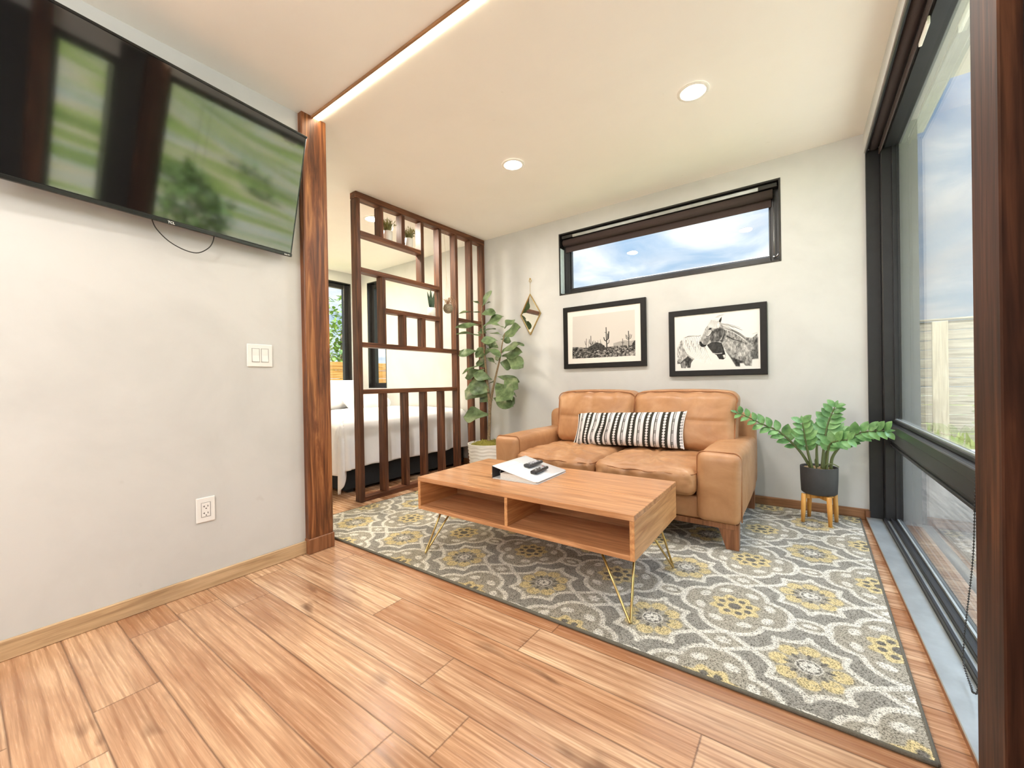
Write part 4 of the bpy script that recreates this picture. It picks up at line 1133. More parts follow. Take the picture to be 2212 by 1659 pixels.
    c.fill(Q((1080, 690), (1150, 690), (1170, 740), (1100, 770)), 0.5, 0.2, 0.04)
    c.fill(Q((900, 800), (990, 750), (1020, 790), (950, 910), (880, 925)), 0.40, 0.2, 0.02)
    c.fill(Q((818, 850), (850, 838), (868, 870), (900, 900), (950, 895), (940, 925), (880, 942), (838, 925)), 0.10, 0.05, 0.008)
    c.fill(Q((985, 620), (1010, 590), (1045, 595), (1040, 615), (1010, 625)), 0.05)
    s(0.005, .2, (1060, 650), (1030, 710), (990, 745), (950, 750)); s(0.004, .85, (1040, 650), (1010, 700), (970, 730))
    c.fill(Q((975, 520), (1000, 465), (1060, 435), (1140, 450), (1190, 520), (1180, 590), (1110, 600), (1040, 580), (985, 555)), 0.82, 0.1, 0.02)
    for i in range(10): s(0.0018, .3, (1040+i*13, 445+i*3), (1010+i*14, 500+i*4), (985+i*18, 545+i*5), w2=0.0006)
    c.fill(Q((1175, 470), (1195, 425), (1230, 382), (1222, 450), (1205, 490)), 0.10)
    for i in range(6): s(0.0012, .55, (1110+i*10, 400), (1160+i*10, 360), (1235+i*8, 345))
    s(0.002, .5, (1765, 700), (1845, 670))
    return np.clip(c.g, 0.03, 1)

picture('framed_picture', -1.892, -1.090, 1.071, 1.665, 0.046, 'black framed desert print of cacti hanging left above the sofa', art_cactus, (0.97, 0.92, 0.86))
picture('framed_picture', -0.900, -0.205, 0.975, 1.513, 0.045, 'black framed print of two horses hanging right above the sofa', art_horses, (0.98, 0.97, 0.95))

mr = thing('diamond_mirror', (-2.28, YB, 1.436), 'diamond shaped mirror in a thin gold frame hanging beside the fig tree', 'mirror')
D = [V(-2.280, 0, 1.862), V(-2.403, 0, 1.650), V(-2.283, 0, 1.436), V(-2.155, 0, 1.650)]
cx = V(-2.280, 0, 1.650)
mb = MB(); v = []; f = []
yv0, yv1 = YB-0.020, YB-0.001
for (k, y) in ((1.0, yv1), (1.0, yv0), (0.955, yv0), (0.955, yv1-0.008)):
    v += [(cx.x+(p.x-cx.x)*k, y, cx.z+(p.z-cx.z)*k) for p in D]
for i in range(3):
    for k in range(4): f.append((4*i+k, 4*i+(k+1) % 4, 4*i+4+(k+1) % 4, 4*i+4+k))
mb.add(v, f).build('gold_frame', M['brass'], mr)
MB().poly_prism([(cx.x+(p.x-cx.x)*0.957, YB-0.013, cx.z+(p.z-cx.z)*0.957) for p in D], (0, 0.004, 0)).build('mirror_glass', M['mirror'], mr)
mb = MB()
for q in resample([(-2.280, YB-0.012, 1.862), (-2.278, YB-0.014, 1.93), (-2.277, YB-0.014, 1.985)], 0.0055): mb.ball(q, 0.0028, 1)
mb.build('hanging_chain', M['brass'], mr)
mb = MB(); mb.tube([(-2.277+0.013*math.cos(a), YB-0.012, 1.996+0.013*math.sin(a)) for a in np.linspace(0, 2*PI, 20)], 0.0028, 8); mb.ball((-2.277, YB-0.012, 2.018), 0.009, 2)
mb.build('wall_hook', M['brass'], mr)

# ------------------------------------------------------------------ television
def tvframe():
    d = V(-0.051, 0.998, -0.021).normalized()
    TR = V(-2.100, 1.118, 2.256); BR = V(-2.248, 1.097, 1.649)
    up = (TR-BR); up = (up-d*up.dot(d)).normalized(); n = d.cross(up).normalized()
    if n.x < 0: n = -n
    return d, up, n, TR, BR
d, up, n, TR, BR = tvframe(); TVH = 0.625; TVW = 1.112
def tvp(s, h, o): return BR-d*(TVW-s)+up*h+n*o       # s along the width, h up, o out of the screen
tv = thing('wall_television', tuple(tvp(TVW/2, 0, -0.03)), 'large black flat television tilted forward on the left wall', 'television')
mb = MB(); mb.obox(tvp(TVW/2, TVH/2, -0.012), d, up, n, TVW, TVH, 0.024, 0.003); mb.obox(tvp(TVW/2, TVH*0.42, -0.038), d, up, n, TVW*0.7, TVH*0.55, 0.034, 0.008)
mb.build('tv_body', M['tvblack'], tv)
mb = MB(); q = [tvp(0.009, 0.020, 0.0008), tvp(TVW-0.009, 0.020, 0.0008), tvp(TVW-0.009, TVH-0.008, 0.0008), tvp(0.009, TVH-0.008, 0.0008)]
mb.poly_prism(q, n*0.0012).build('screen', M['screen'], tv)
mb = MB(); mb.obox(tvp(TVW/2, 0.009, 0.003), d, up, n, TVW-0.002, 0.016, 0.008, 0.002); mb.build('bottom_bezel', M['tvblack'], tv)
MB().obox(tvp(TVW/2, TVH-0.004, 0.002), d, up, n, TVW, 0.010, 0.010, 0.002).build('top_bezel', M['tvblack'], tv)
mb = MB(); mb.box(XL+0.002, XL+0.045, 0.42, 0.72, 1.78, 2.12, 0.003); mb.tube([V(XL+0.02, 0.57, 2.1), tvp(TVW/2, TVH*0.62, -0.05)], 0.018, 8); mb.tube([V(XL+0.02, 0.57, 1.82), tvp(TVW/2, TVH*0.25, -0.05)], 0.012, 8); mb.build('wall_bracket', M['tvblack'], tv)
def text_mesh(txt, origin, right, upv, nrm, height, mat, name, parent):
    cu = bpy.data.curves.new('txt', 'FONT'); cu.body = txt; cu.size = height*1.4; cu.extrude = 0.0003; cu.align_x = 'CENTER'; cu.offset = 0.0004
    ob = bpy.data.objects.new('txt', cu); COL.objects.link(ob)
    me = bpy.data.meshes.new_from_object(ob.evaluated_get(bpy.context.evaluated_depsgraph_get()))
    bpy.data.objects.remove(ob)
    Mx = Matrix((right, upv, nrm)).transposed().to_4x4(); Mx.translation = Vector(origin)
    me.transform(Mx); me.transform(Matrix.Translation(-world_loc(parent)))
    o = bpy.data.objects.new(name, me); COL.objects.link(o); o.parent = parent; me.materials.clear(); me.materials.append(mat); return o
text_mesh('TCL', tvp(TVW-0.525, 0.0035, 0.0076), d, up, n, 0.0095, M['textwhite'], 'badge_letters', tv)
text_mesh('Roku TV', tvp(TVW-0.028, 0.005, 0.0076), d, up, n, 0.0055, M['textwhite'], 'badge_letters', tv)

# cable loop under the television
import numpy as _np
c_pts = [tvp(TVW-0.585, 0.010, -0.022), tvp(TVW-0.565, -0.030, -0.024), tvp(TVW-0.52, -0.070, -0.020), tvp(TVW-0.465, -0.092, -0.014), tvp(TVW-0.415, -0.092, -0.010), tvp(TVW-0.375, -0.060, -0.014), tvp(TVW-0.358, -0.025, -0.018), tvp(TVW-0.354, 0.012, -0.022)]
cb = MB(); cb.tube(resample(c_pts, 0.01), 0.0022, 8); o = cb.build('hanging_cable', M['cable']); tag(o, 'thin black cable drooping in a loop below the television', 'cable')

# switch plate and outlet on the left wall
t = thing('light_switch', (XL, 0.95, 1.052), 'white two-rocker light switch plate on the left wall near the post', 'light switch')
MB().box(XL+0.0005, XL+0.007, 0.889, 1.011, 1.052, 1.170, 0.003).build('switch_plate', M['whiteplastic'], t)
for yy in (0.929, 0.973):
    mb = MB(); v = []
    a, b, zz0, zm, zz1 = yy-0.0155, yy+0.0155, 1.079, 1.111, 1.145
    mb.add([(XL+0.0065, a, zz0), (XL+0.0065, b, zz0), (XL+0.0065, b, zz1), (XL+0.0065, a, zz1), (XL+0.011, a, zz0), (XL+0.011, b, zz0), (XL+0.0075, b, zm), (XL+0.0075, a, zm), (XL+0.0095, b, zz1), (XL+0.0095, a, zz1)],
           [(4, 5, 6, 7), (7, 6, 8, 9), (0, 1, 5, 4), (3, 9, 8, 2), (0, 4, 7, 9, 3), (1, 2, 8, 6, 5), (0, 3, 2, 1)])
    mb.build('rocker', M['whiteplastic'], t)
    mb = MB(); ring(mb, 'y', yy-0.0185, yy+0.0185, 1.076, 1.148, 0.0022, XL+0.006, XL+0.0076, 0.0); mb.build('rocker_gap', plain('plate_gap', (0.35, 0.35, 0.35, 1), 0.5), t)
t = thing('power_outlet', (XL, 0.70, 0.315), 'white double power outlet low on the left wall above the baseboard', 'outlet')
MB().box(XL+0.0005, XL+0.006, 0.664, 0.740, 0.315, 0.432, 0.003).build('outlet_plate', M['whiteplastic'], t)
MB().box(XL+0.005, XL+0.0075, 0.685, 0.719, 0.341, 0.406, 0.001).build('outlet_face', M['whiteplastic'], t)
mb = MB(); ring(mb, 'y', 0.6835, 0.7205, 0.3395, 0.4075, 0.0012, XL+0.0055, XL+0.0064, 0.0)
for zz in (0.390, 0.358):
    mb.box(XL+0.0070, XL+0.0079, 0.694, 0.6965, zz-0.004, zz+0.004); mb.box(XL+0.0070, XL+0.0079, 0.690, 0.6965, zz-0.001, zz+0.001); mb.box(XL+0.0070, XL+0.0079, 0.7085, 0.711, zz-0.004, zz+0.004)
    mb.box(XL+0.0070, XL+0.0079, 0.700, 0.705, zz-0.0125, zz-0.0085)
mb.build('socket_slots', M['slot'], t)

# ------------------------------------------------------------------ wooden divider
XD, XD2 = -2.890, -2.968
dv = thing('slatted_divider', ((XD+XD2)/2, 2.74, 0), 'dark wooden slatted room divider standing between bed and sofa', 'room divider')
def up_(y1, z0, z1, w=0.038):
    MB().box(XD2, XD, y1-w, y1, z0, z1, 0.0025).build('upright', M['slat_v'], dv)
def rail_(y0, y1, z1, w=0.038, x0=None):
    MB().box(XD2, XD-0.0008, y0, y1, z1-w, z1, 0.0025).build('rail', M['slat_h'], dv)
BR_ = 0.040
y1s = [1.962, 2.188, 2.417, 2.641, 2.872, 3.101, 3.334, 3.537]
def ztop(y): return zc(y)-0.002
tb = 0.062
# top rail follows the ceiling
mb = MB(); ya, yb = y1s[0]-0.038, YB-0.001
mb.add([(XD2, ya, zc(ya)-0.050), (XD, ya, zc(ya)-0.050), (XD, yb, zc(yb)-0.056), (XD2, yb, zc(yb)-0.056), (XD2, ya, zc(ya)-0.001), (XD, ya, zc(ya)-0.001), (XD, yb, zc(yb)-0.001), (XD2, yb, zc(yb)-0.001)],
       [(0, 3, 2, 1), (4, 5, 6, 7), (0, 1, 5, 4), (2, 3, 7, 6), (1, 2, 6, 5), (0, 4, 7, 3)])
mb.build('top_rail', M['slat_h'], dv)
TT = lambda y: zc(y)-0.0555
zs1, zs2, zs3, zr3, zr4 = 2.201, 1.904, 1.603, 1.296, 0.911
w_ = 0.038
up_(y1s[0], 0.0, TT(1.95))
up_(y1s[1], zs1, TT(2.15)); up_(y1s[2], zs1, TT(2.4))
up_(y1s[3], zs2, TT(2.6)); up_(y1s[4], zr3, TT(2.85))
up_(y1s[5], 0.0, TT(3.08)); up_(y1s[6], 0.0, TT(3.3)); up_(y1s[7], 0.0, TT(3.5))
rail_(y1s[0], y1s[3]-w_, zs1); rail_(y1s[0], y1s[4]-w_, zs2)
up_(y1s[1]+0.010, zr3, zs2-w_); rail_(y1s[1]+0.010, y1s[4]-w_, zs3)
for y in (y1s[2], y1s[3]+0.004): up_(y, zr3, zs3-w_)
rail_(y1s[0], y1s[5]-w_, zr3); rail_(y1s[0], y1s[5]-w_, zr4)
for y in (2.194, 2.424, 2.648, 2.877): up_(y, BR_, zr4-w_)
rail_(y1s[5], y1s[6]-w_, 1.628); rail_(y1s[6], y1s[7]-w_, 1.628); rail_(y1s[5], y1s[6]-w_, 1.29)
rail_(y1s[0], y1s[5]-w_, BR_, BR_-0.0005); rail_(y1s[5], y1s[6]-w_, BR_, BR_-0.0005); rail_(y1s[6], y1s[7]-w_, BR_, BR_-0.0005)

# ------------------------------------------------------------------ plants
def leaf(mb, base, tip, width, nrm=None, bend=0.15, fold=0.25, shape='ovate', wave=0.0, n=9, m=4, seed=0.0, bias=0.0):
    base, tip = Vector(base), Vector(tip); d = tip-base; L = d.length; d.normalize()
    nrm = Vector(nrm) if nrm is not None else V(0, 0, 1)
    s = d.cross(nrm)
    if s.length < 1e-4: s = d.orthogonal()
    s.normalize(); nn = s.cross(d).normalized()
    v = []; f = []
    for i in range(n+1):
        t = i/n
        if shape == 'fiddle': w = math.sin(PI*t**1.15)**0.75*(0.62+0.55*t**1.3)*(1-0.12*math.sin(2*PI*t)) if 0 < t < 1 else 0.02
        elif shape == 'blade': w = (1-t)**0.7*min(1, 0.4+3*t)
        elif shape == 'sword': w = min(1.0, 0.65+1.2*t)*(1-t**3.5)
        else: w = math.sin(PI*min(1, t*0.98+0.01))**0.8
        for k in range(m+1):
            u = -1+2*k/m
            off = fold*abs(u)*w*width*0.5-bend*L*(t*t-t*0.35)+wave*width*math.sin(t*9+seed+u*2.2)*abs(u)
            v.append(base+d*(L*t)+s*(u*w*width*0.5)+nn*off)
    for i in range(n):
        for k in range(m):
            a = i*(m+1)+k; f.append((a, a+1, a+m+2, a+m+1))
    mb.add(v, f, True)

# camera model, used only to turn a sighted direction plus a known depth plane into a point in the room
R_ = V(0.8125, 0.5827, -0.0170); U_ = V(0.0112, 0.0135, 0.9998); F_ = V(-0.5829, 0.8126, -0.0044)
CAM = V(0, 0, 0.95); FPX = 873.95
def at(px, py, Y):
    r = F_+R_*((px-1106)/FPX)-U_*((py-829.5)/FPX); return CAM+r*(Y/r.y)

# fiddle-leaf fig in a ribbed white pot
FT = V(-2.585, 3.18, RZ)
fig = thing('fiddle_leaf_fig', (FT.x, FT.y, RZ), 'tall fiddle-leaf fig in a ribbed white pot beside the sofa', 'potted plant')
prof = [(0.165, 0.0005), (0.182, 0.012)]
for k in range(33): 
    z = 0.02+0.30*k/32; prof.append((0.184+0.026*k/32, z))
prof += [(0.212, 0.326), (0.211, 0.331), (0.203, 0.331), (0.199, 0.322), (0.197, 0.26)]
mb = MB(); mb.lathe(FT, prof, 72, True, lambda r, z, a: r+(0.0028*math.sin(z*190+1.2*math.sin(a*9)) if 0.02 < z < 0.315 and r > 0.183 else 0)); mb.build('pot', M['potwhite'], fig)
mb = MB(); n = 26
v = [(FT.x, FT.y, 0.365)]; f = []
for i in range(1, 9):
    for k in range(n):
        a = 2*PI*k/n; r = 0.198*i/8; h = 0.318+0.050*(1-(i/8)**2)+0.016*mnoise.noise(V(r*math.cos(a)*28, r*math.sin(a)*28, 1))
        v.append((FT.x+r*math.cos(a), FT.y+r*math.sin(a), h if i < 8 else 0.312))
for k in range(n): f.append((0, 1+k, 1+(k+1) % n))
for i in range(7):
    for k in range(n): f.append((1+i*n+k, 1+(i+1)*n+k, 1+(i+1)*n+(k+1) % n, 1+i*n+(k+1) % n))
mb.add(v, f, True)
for k in range(60):
    a = random.random()*2*PI; r = 0.18*math.sqrt(random.random()); p = V(FT.x+r*math.cos(a), FT.y+r*math.sin(a), 0.325+0.04*(1-(r/0.2)**2))
    leaf(mb, p, p+V(random.uniform(-.03, .03), random.uniform(-.03, .03), random.uniform(.008, .03)), 0.010, None, 0.3, 0.1, 'blade', 0, 3, 1)
mb.build('moss', M['moss'], fig)
def fc(x, y): return 980+x/4.252, 610+y/4.252
def fp(x, y, dy=0.0): return at(*fc(x, y), FT.y+dy)
mb = MB()
mb.tube(resample([V(FT.x+0.005, FT.y, 0.33), fp(328, 1330), fp(332, 1200), fp(328, 1080), fp(310, 900, -.01), fp(290, 700, -.01), fp(272, 480, 0), fp(258, 300, 0), fp(262, 200, 0)], 0.03), [0.017]*6+[0.012]*60, 9) if False else None
def taper_tube(mb, pts, r0, r1, n=9):
    q = resample(pts, 0.03); N = len(q); mb.tube(q, [r0+(r1-r0)*i/(N-1) for i in range(N)], n)
taper_tube(mb, [V(FT.x, FT.y, 0.33), fp(326, 1330), fp(332, 1200), fp(326, 1080), fp(306, 900, -.01), fp(288, 700, -.01), fp(270, 480, 0), fp(256, 300, 0), fp(262, 190, 0)], 0.018, 0.005)
taper_tube(mb, [fp(332, 1190), fp(345, 1070, .01), fp(378, 900, .0), fp(425, 700, -.02), fp(445, 570, -.02), fp(475, 440, -.02)], 0.014, 0.005)
taper_tube(mb, [fp(334, 1120), fp(352, 1000, .03), fp(385, 860, .05), fp(400, 780, .05)], 0.010, 0.004)
mb.build('trunk', M['bark'], fig)
FL = [((262, 225), (338, 72), 62, 0), ((250, 205), (172, 165), 38, -.05), ((262, 215), (338, 178), 32, .03), ((242, 275), (48, 272), 46, -.16), ((250, 290), (382, 268), 74, .06),
      ((250, 385), (12, 412), 62, -.18), ((272, 410), (452, 300), 84, .11), ((250, 490), (20, 452), 46, -.12), ((280, 440), (388, 425), 36, .08), ((452, 505), (602, 405), 96, -.06),
      ((468, 425), (552, 332), 84, .09), ((462, 412), (343, 376), 34, -.06), ((440, 482), (330, 455), 32, .08), ((405, 535), (252, 530), 66, -.10), ((430, 522), (528, 540), 58, .08),
      ((528, 562), (648, 572), 44, .02), ((432, 650), (582, 555), 60, -.1), ((445, 680), (628, 640), 84, .02), ((490, 690), (632, 772), 92, -.04), ((425, 735), (538, 768), 84, .06),
      ((228, 630), (28, 662), 64, -.10), ((335, 640), (188, 655), 86, -.02), ((298, 600), (424, 662), 50, -.10), ((392, 750), (300, 690), 52, -.06), ((292, 785), (238, 690), 84, .06),
      ((280, 745), (72, 822), 46, -.14), ((280, 800), (98, 872), 76, -.04), ((355, 892), (178, 838), 74, -.10), ((335, 1008), (148, 920), 132, -.12), ((325, 1025), (96, 990), 140, .02),
      ((398, 862), (602, 908), 56, .06), ((458, 882), (582, 975), 96, -.04), ((392, 930), (522, 1075), 136, -.12), ((520, 1010), (578, 1046), 34, .04), ((365, 1062), (532, 1122), 92, -.10),
      ((470, 1082), (562, 1112), 72, .05), ((360, 1085), (228, 1058), 62, .05), ((322, 1212), (82, 1222), 112, -.10), ((382, 912), (308, 930), 46, .04), ((300, 470), (240, 430), 60, .05), ((345, 590), (300, 520), 60, .1), ((410, 600), (330, 560), 60, .05), ((430, 640), (400, 720), 60, -.05)]
mb = MB()
for i, (b, t_, wpx, dy) in enumerate(FL):
    p = fp(b[0], b[1], 0); q = fp(t_[0], t_[1], dy)
    wm = wpx/4.252*0.00437*1.12
    edge = wpx < 56
    nr = V(0.1, -0.35, 1) if edge else V(0.25*math.sin(i), -1.0, 0.55)
    leaf(mb, p, q, max(wm*1.42, 0.055) if not edge else max(wm*1.75, 0.065), nr, 0.10+0.05*math.sin(i*2.1), 0.22, 'fiddle', 0.07, 11, 6, i*1.7)
mb.build('foliage', M['fig'], fig, recalc=False)

# plant stand and charcoal pot with glossy stems
PC = V(0.081, 3.280, 0)
stt = thing('plant_stand', (PC.x, PC.y, RZ), 'light wooden four-legged plant stand under the charcoal pot', 'plant stand')
for (x, y) in ((-0.006, 3.226), (0.133, 3.196), (0.170, 3.332), (0.028, 3.372)):
    dx, dy = x-PC.x, y-PC.y; k = 0.92
    MB().tube([(x, y, RZ), (PC.x+dx*0.97, PC.y+dy*0.97, 0.10), (PC.x+dx*k, PC.y+dy*k, 0.196)], [0.0105, 0.0135, 0.0145], 14).build('leg', M['bamboo'], stt)
mb = MB(); a = V(-0.006-PC.x, 3.226-PC.y, 0); b = V(0.133-PC.x, 3.196-PC.y, 0)
for (p_, q_) in ((a, V(0.170-PC.x, 3.332-PC.y, 0)), (b, V(0.028-PC.x, 3.372-PC.y, 0))):
    ax = (q_-p_).normalized(); L = (q_-p_).length*0.80
    mb.obox(PC+V(0, 0, 0.181)+(p_+q_)*0.5, ax, V(-ax.y, ax.x, 0), V(0, 0, 1), L, 0.018, 0.030, 0.003)
mb.build('cross_bars', M['bamboo'], stt)
zz = thing('zz_plant', (PC.x, PC.y, 0.198), 'glossy green leafy plant in a charcoal pot beside the right window', 'potted plant')
mb = MB(); mb.lathe((PC.x, PC.y, 0.1985), [(0.086, 0.0), (0.095, 0.008), (0.099, 0.09), (0.1005, 0.170), (0.0995, 0.173), (0.094, 0.173), (0.092, 0.168), (0.091, 0.140)], 48); mb.build('pot', M['potgrey'], zz)
mb = MB(); n = 24; v = [(PC.x, PC.y, 0.366)]; f = []
for i in range(1, 6):
    for k in range(n):
        a = 2*PI*k/n; r = 0.0925*i/5; v.append((PC.x+r*math.cos(a), PC.y+r*math.sin(a), 0.362+0.006*mnoise.noise(V(r*math.cos(a)*50, r*math.sin(a)*50, 3)) if i < 5 else 0.352))
for k in range(n): f.append((0, 1+k, 1+(k+1) % n))
for i in range(4):
    for k in range(n): f.append((1+i*n+k, 1+(i+1)*n+k, 1+(i+1)*n+(k+1) % n, 1+i*n+(k+1) % n))
mb.add(v, f, True).build('grit', M['soil'], zz)
ZS = [([(0.040, 3.25, .36), (-0.008, 3.20, .459), (-0.058, 3.17, .528), (-0.128, 3.13, .604), (-0.208, 3.10, .645), (-0.305, 3.07, .700), (-0.352, 3.05, .722)], 0.30, 1.0),
      ([(0.046, 3.22, .36), (0.022, 3.19, .487), (0.008, 3.17, .585), (-0.002, 3.16, .668)], 0.42, 1.05),
      ([(0.073, 3.31, .36), (0.072, 3.32, .466), (0.075, 3.34, .56), (0.050, 3.35, .64)], 0.50, 1.1),
      ([(0.097, 3.25, .36), (0.110, 3.26, .514), (0.130, 3.27, .650), (0.168, 3.27, .765)], 0.38, 1.1),
      ([(0.117, 3.23, .36), (0.132, 3.20, .516), (0.172, 3.14, .560), (0.222, 3.09, .578)], 0.42, 1.0),
      ([(0.142, 3.27, .36), (0.153, 3.26, .447), (0.207, 3.24, .541), (0.260, 3.22, .594), (0.308, 3.20, .618), (0.395, 3.17, .632)], 0.40, 1.05),
      ([(0.10, 3.33, .36), (0.13, 3.35, .47), (0.17, 3.37, .56), (0.20, 3.38, .62)], 0.45, 1.0)]
ms = MB(); ml = MB()
for si, (pts, start, sc) in enumerate(ZS):
    q = resample(pts, 0.012); N = len(q)
    ms.tube(q, [0.0095-0.0062*i/(N-1) for i in range(N)], 8)
    i = int(N*start); side = 1; k = 0
    while i < N:
        t_ = (q[min(i+1, N-1)]-q[i-1]).normalized(); fr = (i-N*start)/(N*(1-start))
        out = t_.cross(V(0, -1, 0.25)).normalized()
        L = (0.084-0.034*abs(fr-0.35))*sc*(0.85+0.25*random.random())
        for sd in (1, -1):
            dr = (out*sd*0.80+t_*0.62+V(random.uniform(-.2, .2), -0.28+random.uniform(-.2, .2), 0.06)).normalized()
            leaf(ml, q[i], q[i]+dr*L, L*0.60, V(0.2*sd, -0.75, 0.6), 0.16, 0.18, 'ovate', 0.0, 8, 4)
        i += 3 if N < 40 else 4
    leaf(ml, q[-1]-t_*0.005, q[-1]+t_*0.045, 0.020, V(0, -0.8, 0.6), 0.1, 0.2)
ms.tube(resample([(0.10, 3.215, .36), (0.115, 3.195, .40), (0.15, 3.18, .41), (0.185, 3.17, .39)], 0.01), 0.0035, 6)
ms.tube(resample([(0.07, 3.24, .362), (0.06, 3.23, .41), (0.068, 3.23, .43), (0.075, 3.235, .37)], 0.01), 0.003, 6)
ms.build('stems', M['zzstem'], zz); ml.build('leaves', M['zz'], zz, recalc=False)

# small plants on the divider
def grass_pot(y, label, seed):
    random.seed(seed); xc = XD-0.040; z0 = zs1+0.0005
    t = thing('tufted_potted_plant', (xc, y, z0), label, 'potted plant', 'small plants on the top divider shelf')
    MB().lathe((xc, y, z0), [(0.034, 0), (0.037, 0.004), (0.038, 0.084), (0.036, 0.085), (0.033, 0.080), (0.033, 0.060)], 28).build('pot', M['potwhite'], t)
    mb = MB()
    for k in range(110):
        a = random.random()*2*PI; r = 0.02*math.sqrt(random.random()); b = V(xc+r*math.cos(a), y+r*math.sin(a), z0+0.075)
        o = random.uniform(0.015, 0.062); h = random.uniform(0.05, 0.125)
        tip = V(xc+(r+o)*math.cos(a)*0.9, y+(r+o*1.1)*math.sin(a), z0+0.078+h)
        leaf(mb, b, tip, random.uniform(0.005, 0.009), V(math.cos(a), math.sin(a), 0.3), 0.25, 0.2, 'blade', 0, 4, 2)
        if k % 2 == 0:
            mid = b.lerp(tip, 0.75)
            for q in range(3): leaf(mb, mid, mid+V(random.uniform(-.022, .022), random.uniform(-.022, .022), random.uniform(.0, .025)), 0.007, None, 0.2, 0.1, 'ovate', 0, 3, 2)
    mb.build('foliage', M['grass'], t, recalc=False)
grass_pot(2.262, 'small tufted plant in a white pot on the top divider shelf, left one', 11)
grass_pot(2.492, 'small tufted plant in a white pot on the top divider shelf, right one', 12)
random.seed(21)
t = thing('snake_plant', (XD-0.040, 2.760, zs3), 'dark pointed snake plant in a white pot on the middle divider shelf', 'potted plant')
MB().lathe((XD-0.040, 2.760, zs3+0.0005), [(0.034, 0), (0.0375, 0.004), (0.0385, 0.083), (0.036, 0.084), (0.034, 0.078), (0.034, 0.05)], 28).build('pot', M['potwhite'], t)
mb = MB()
for (dy, dx, h, wd, bd) in ((-0.050, 0.0, 0.155, 0.026, .05), (-0.022, 0.012, 0.185, 0.030, .0), (0.002, 0.018, 0.105, 0.036, .0), (0.030, 0.004, 0.150, 0.030, -.05), (0.052, -0.01, 0.165, 0.022, .05), (0.0, -0.02, 0.14, 0.028, 0)):
    b = V(XD-0.040+dx*0.6, 2.760+dy*0.25, zs3+0.06); leaf(mb, b, V(XD-0.040+dx, 2.760+dy, zs3+0.085+h), wd, V(1, -0.4, 0.2), bd, 0.35, 'sword', 0, 9, 4)
mb.build('leaves', M['snake'], t, recalc=False)
# hanging ball planter
hx, hy, hz_ = XD+0.012, 2.935, 1.700
t = thing('hanging_planter', (hx, hy, hz_-0.05), 'round mottled planter with curling stems hanging on cords in the divider', 'hanging planter')
mb = MB(); mb.lathe((hx, hy, hz_), [(0.012, -0.048), (0.030, -0.041), (0.045, -0.022), (0.050, 0.0), (0.046, 0.022), (0.036, 0.038), (0.033, 0.038), (0.040, 0.018), (0.030, 0.010)], 32); mb.build('bowl', M['potstone'], t)
mb = MB()
for k in range(3):
    a = 2*PI*k/3+0.4; mb.tube([(hx+0.040*math.cos(a), hy+0.040*math.sin(a), hz_+0.030), (hx-0.02, hy+0.004, hz_+0.33), (XD-0.03, hy+0.004, zc(hy)-0.056)], 0.0009, 5)
mb.build('cords', M['cream'], t)
mb = MB(); random.seed(5)
for k in range(22):
    a = random.uniform(-2.2, 2.2)+PI*0.5; L = random.uniform(0.05, 0.12)
    p0 = V(hx, hy, hz_+0.02); p1 = p0+V(0.3*L*math.cos(a), 0.45*L*math.sin(a), 0.055+random.random()*0.04); p2 = p0+V(0.5*L*math.cos(a), L*math.sin(a), 0.03+random.random()*0.05); p3 = p0+V(0.6*L*math.cos(a), 1.2*L*math.sin(a), -0.01+random.random()*0.04)
    q = resample([p0, p1, p2, p3], 0.012); mb.tube(q, [0.0028-0.0022*i/(len(q)-1) for i in range(len(q))], 5)
mb.build('curling_leaves', M['air'], t)

# ------------------------------------------------------------------ bed
bx0, bx1, by0, by1 = -5.20, -3.235, 1.985, 3.515
bed = thing('platform_bed', ((bx0+bx1)/2, (by0+by1)/2, 0), 'charcoal platform bed with a white mattress behind the wooden divider', 'bed')
mb = MB(); mb.box(bx0, bx1, by0, by1, 0.03, 0.335, 0.012, 2); mb.build('bed_base', M['bedbase'], bed)
for (x, y) in ((bx0+0.06, by0+0.06), (bx1-0.10, by0+0.06), (bx0+0.06, by1-0.1), (bx1-0.10, by1-0.1)): MB().box(x, x+0.06, y, y+0.06, 0, 0.03).build('foot', M['slot'], bed)
mb = soft_box(bx0+0.02, bx1-0.03, by0+0.03, by1-0.03, 0.336, 0.600, 0.05, (20, 20, 8), (0, 0, 0.01)); mb.build('mattress', M['graysheet'], bed)
# duvet draped over the foot and the near side
nxs, nys = 120, 130
Lx = bx1-(-4.66); ovx = 0.44; ovy0 = 0.47
P = np.zeros((nys, nxs, 3))
for j in range(nys):
    for i in range(nxs):
        sx = (Lx+ovx)*i/(nxs-1); sy = ovy0+(by1-by0)-(ovy0+(by1-by0))*j/(nys-1)   # sy measured from the back wall side
        ylen = by1-by0
        ox = max(0, sx-Lx); oy = max(0, sy-ylen)
        zt = 0.625+0.012*mnoise.noise(V(sx*2.5, sy*2.5, 0))+0.018*math.sin(PI*min(1, sx/Lx))
        x = -4.66+min(sx, Lx); y = by1-min(sy, ylen)
        L = math.hypot(ox, oy)
        if L > 0:
            a = math.atan2(oy, ox); R0 = 0.07
            if L < R0*PI/2: rad, drop = R0*math.sin(L/R0), R0*(1-math.cos(L/R0))
            else: rad, drop = R0+0.05*(L-R0*PI/2), R0+(L-R0*PI/2)
            fold = 0.020*math.sin((y*19 if oy == 0 else x*17)+3*mnoise.noise(V(x*3, y*3, 0)))*min(1, L/0.25)
            if ox > 0 and oy > 0: fold = 0.035*math.sin(a*9+1)*min(1, L/0.2)
            x += (rad+fold-0.035)*math.cos(a)+0.0; y -= (rad+fold-0.035)*math.sin(a); zt -= drop
        zt += 0.006*mnoise.noise(V(x*11, y*11, zt*11))
        P[j, i] = (x, y, max(zt, 0.015))
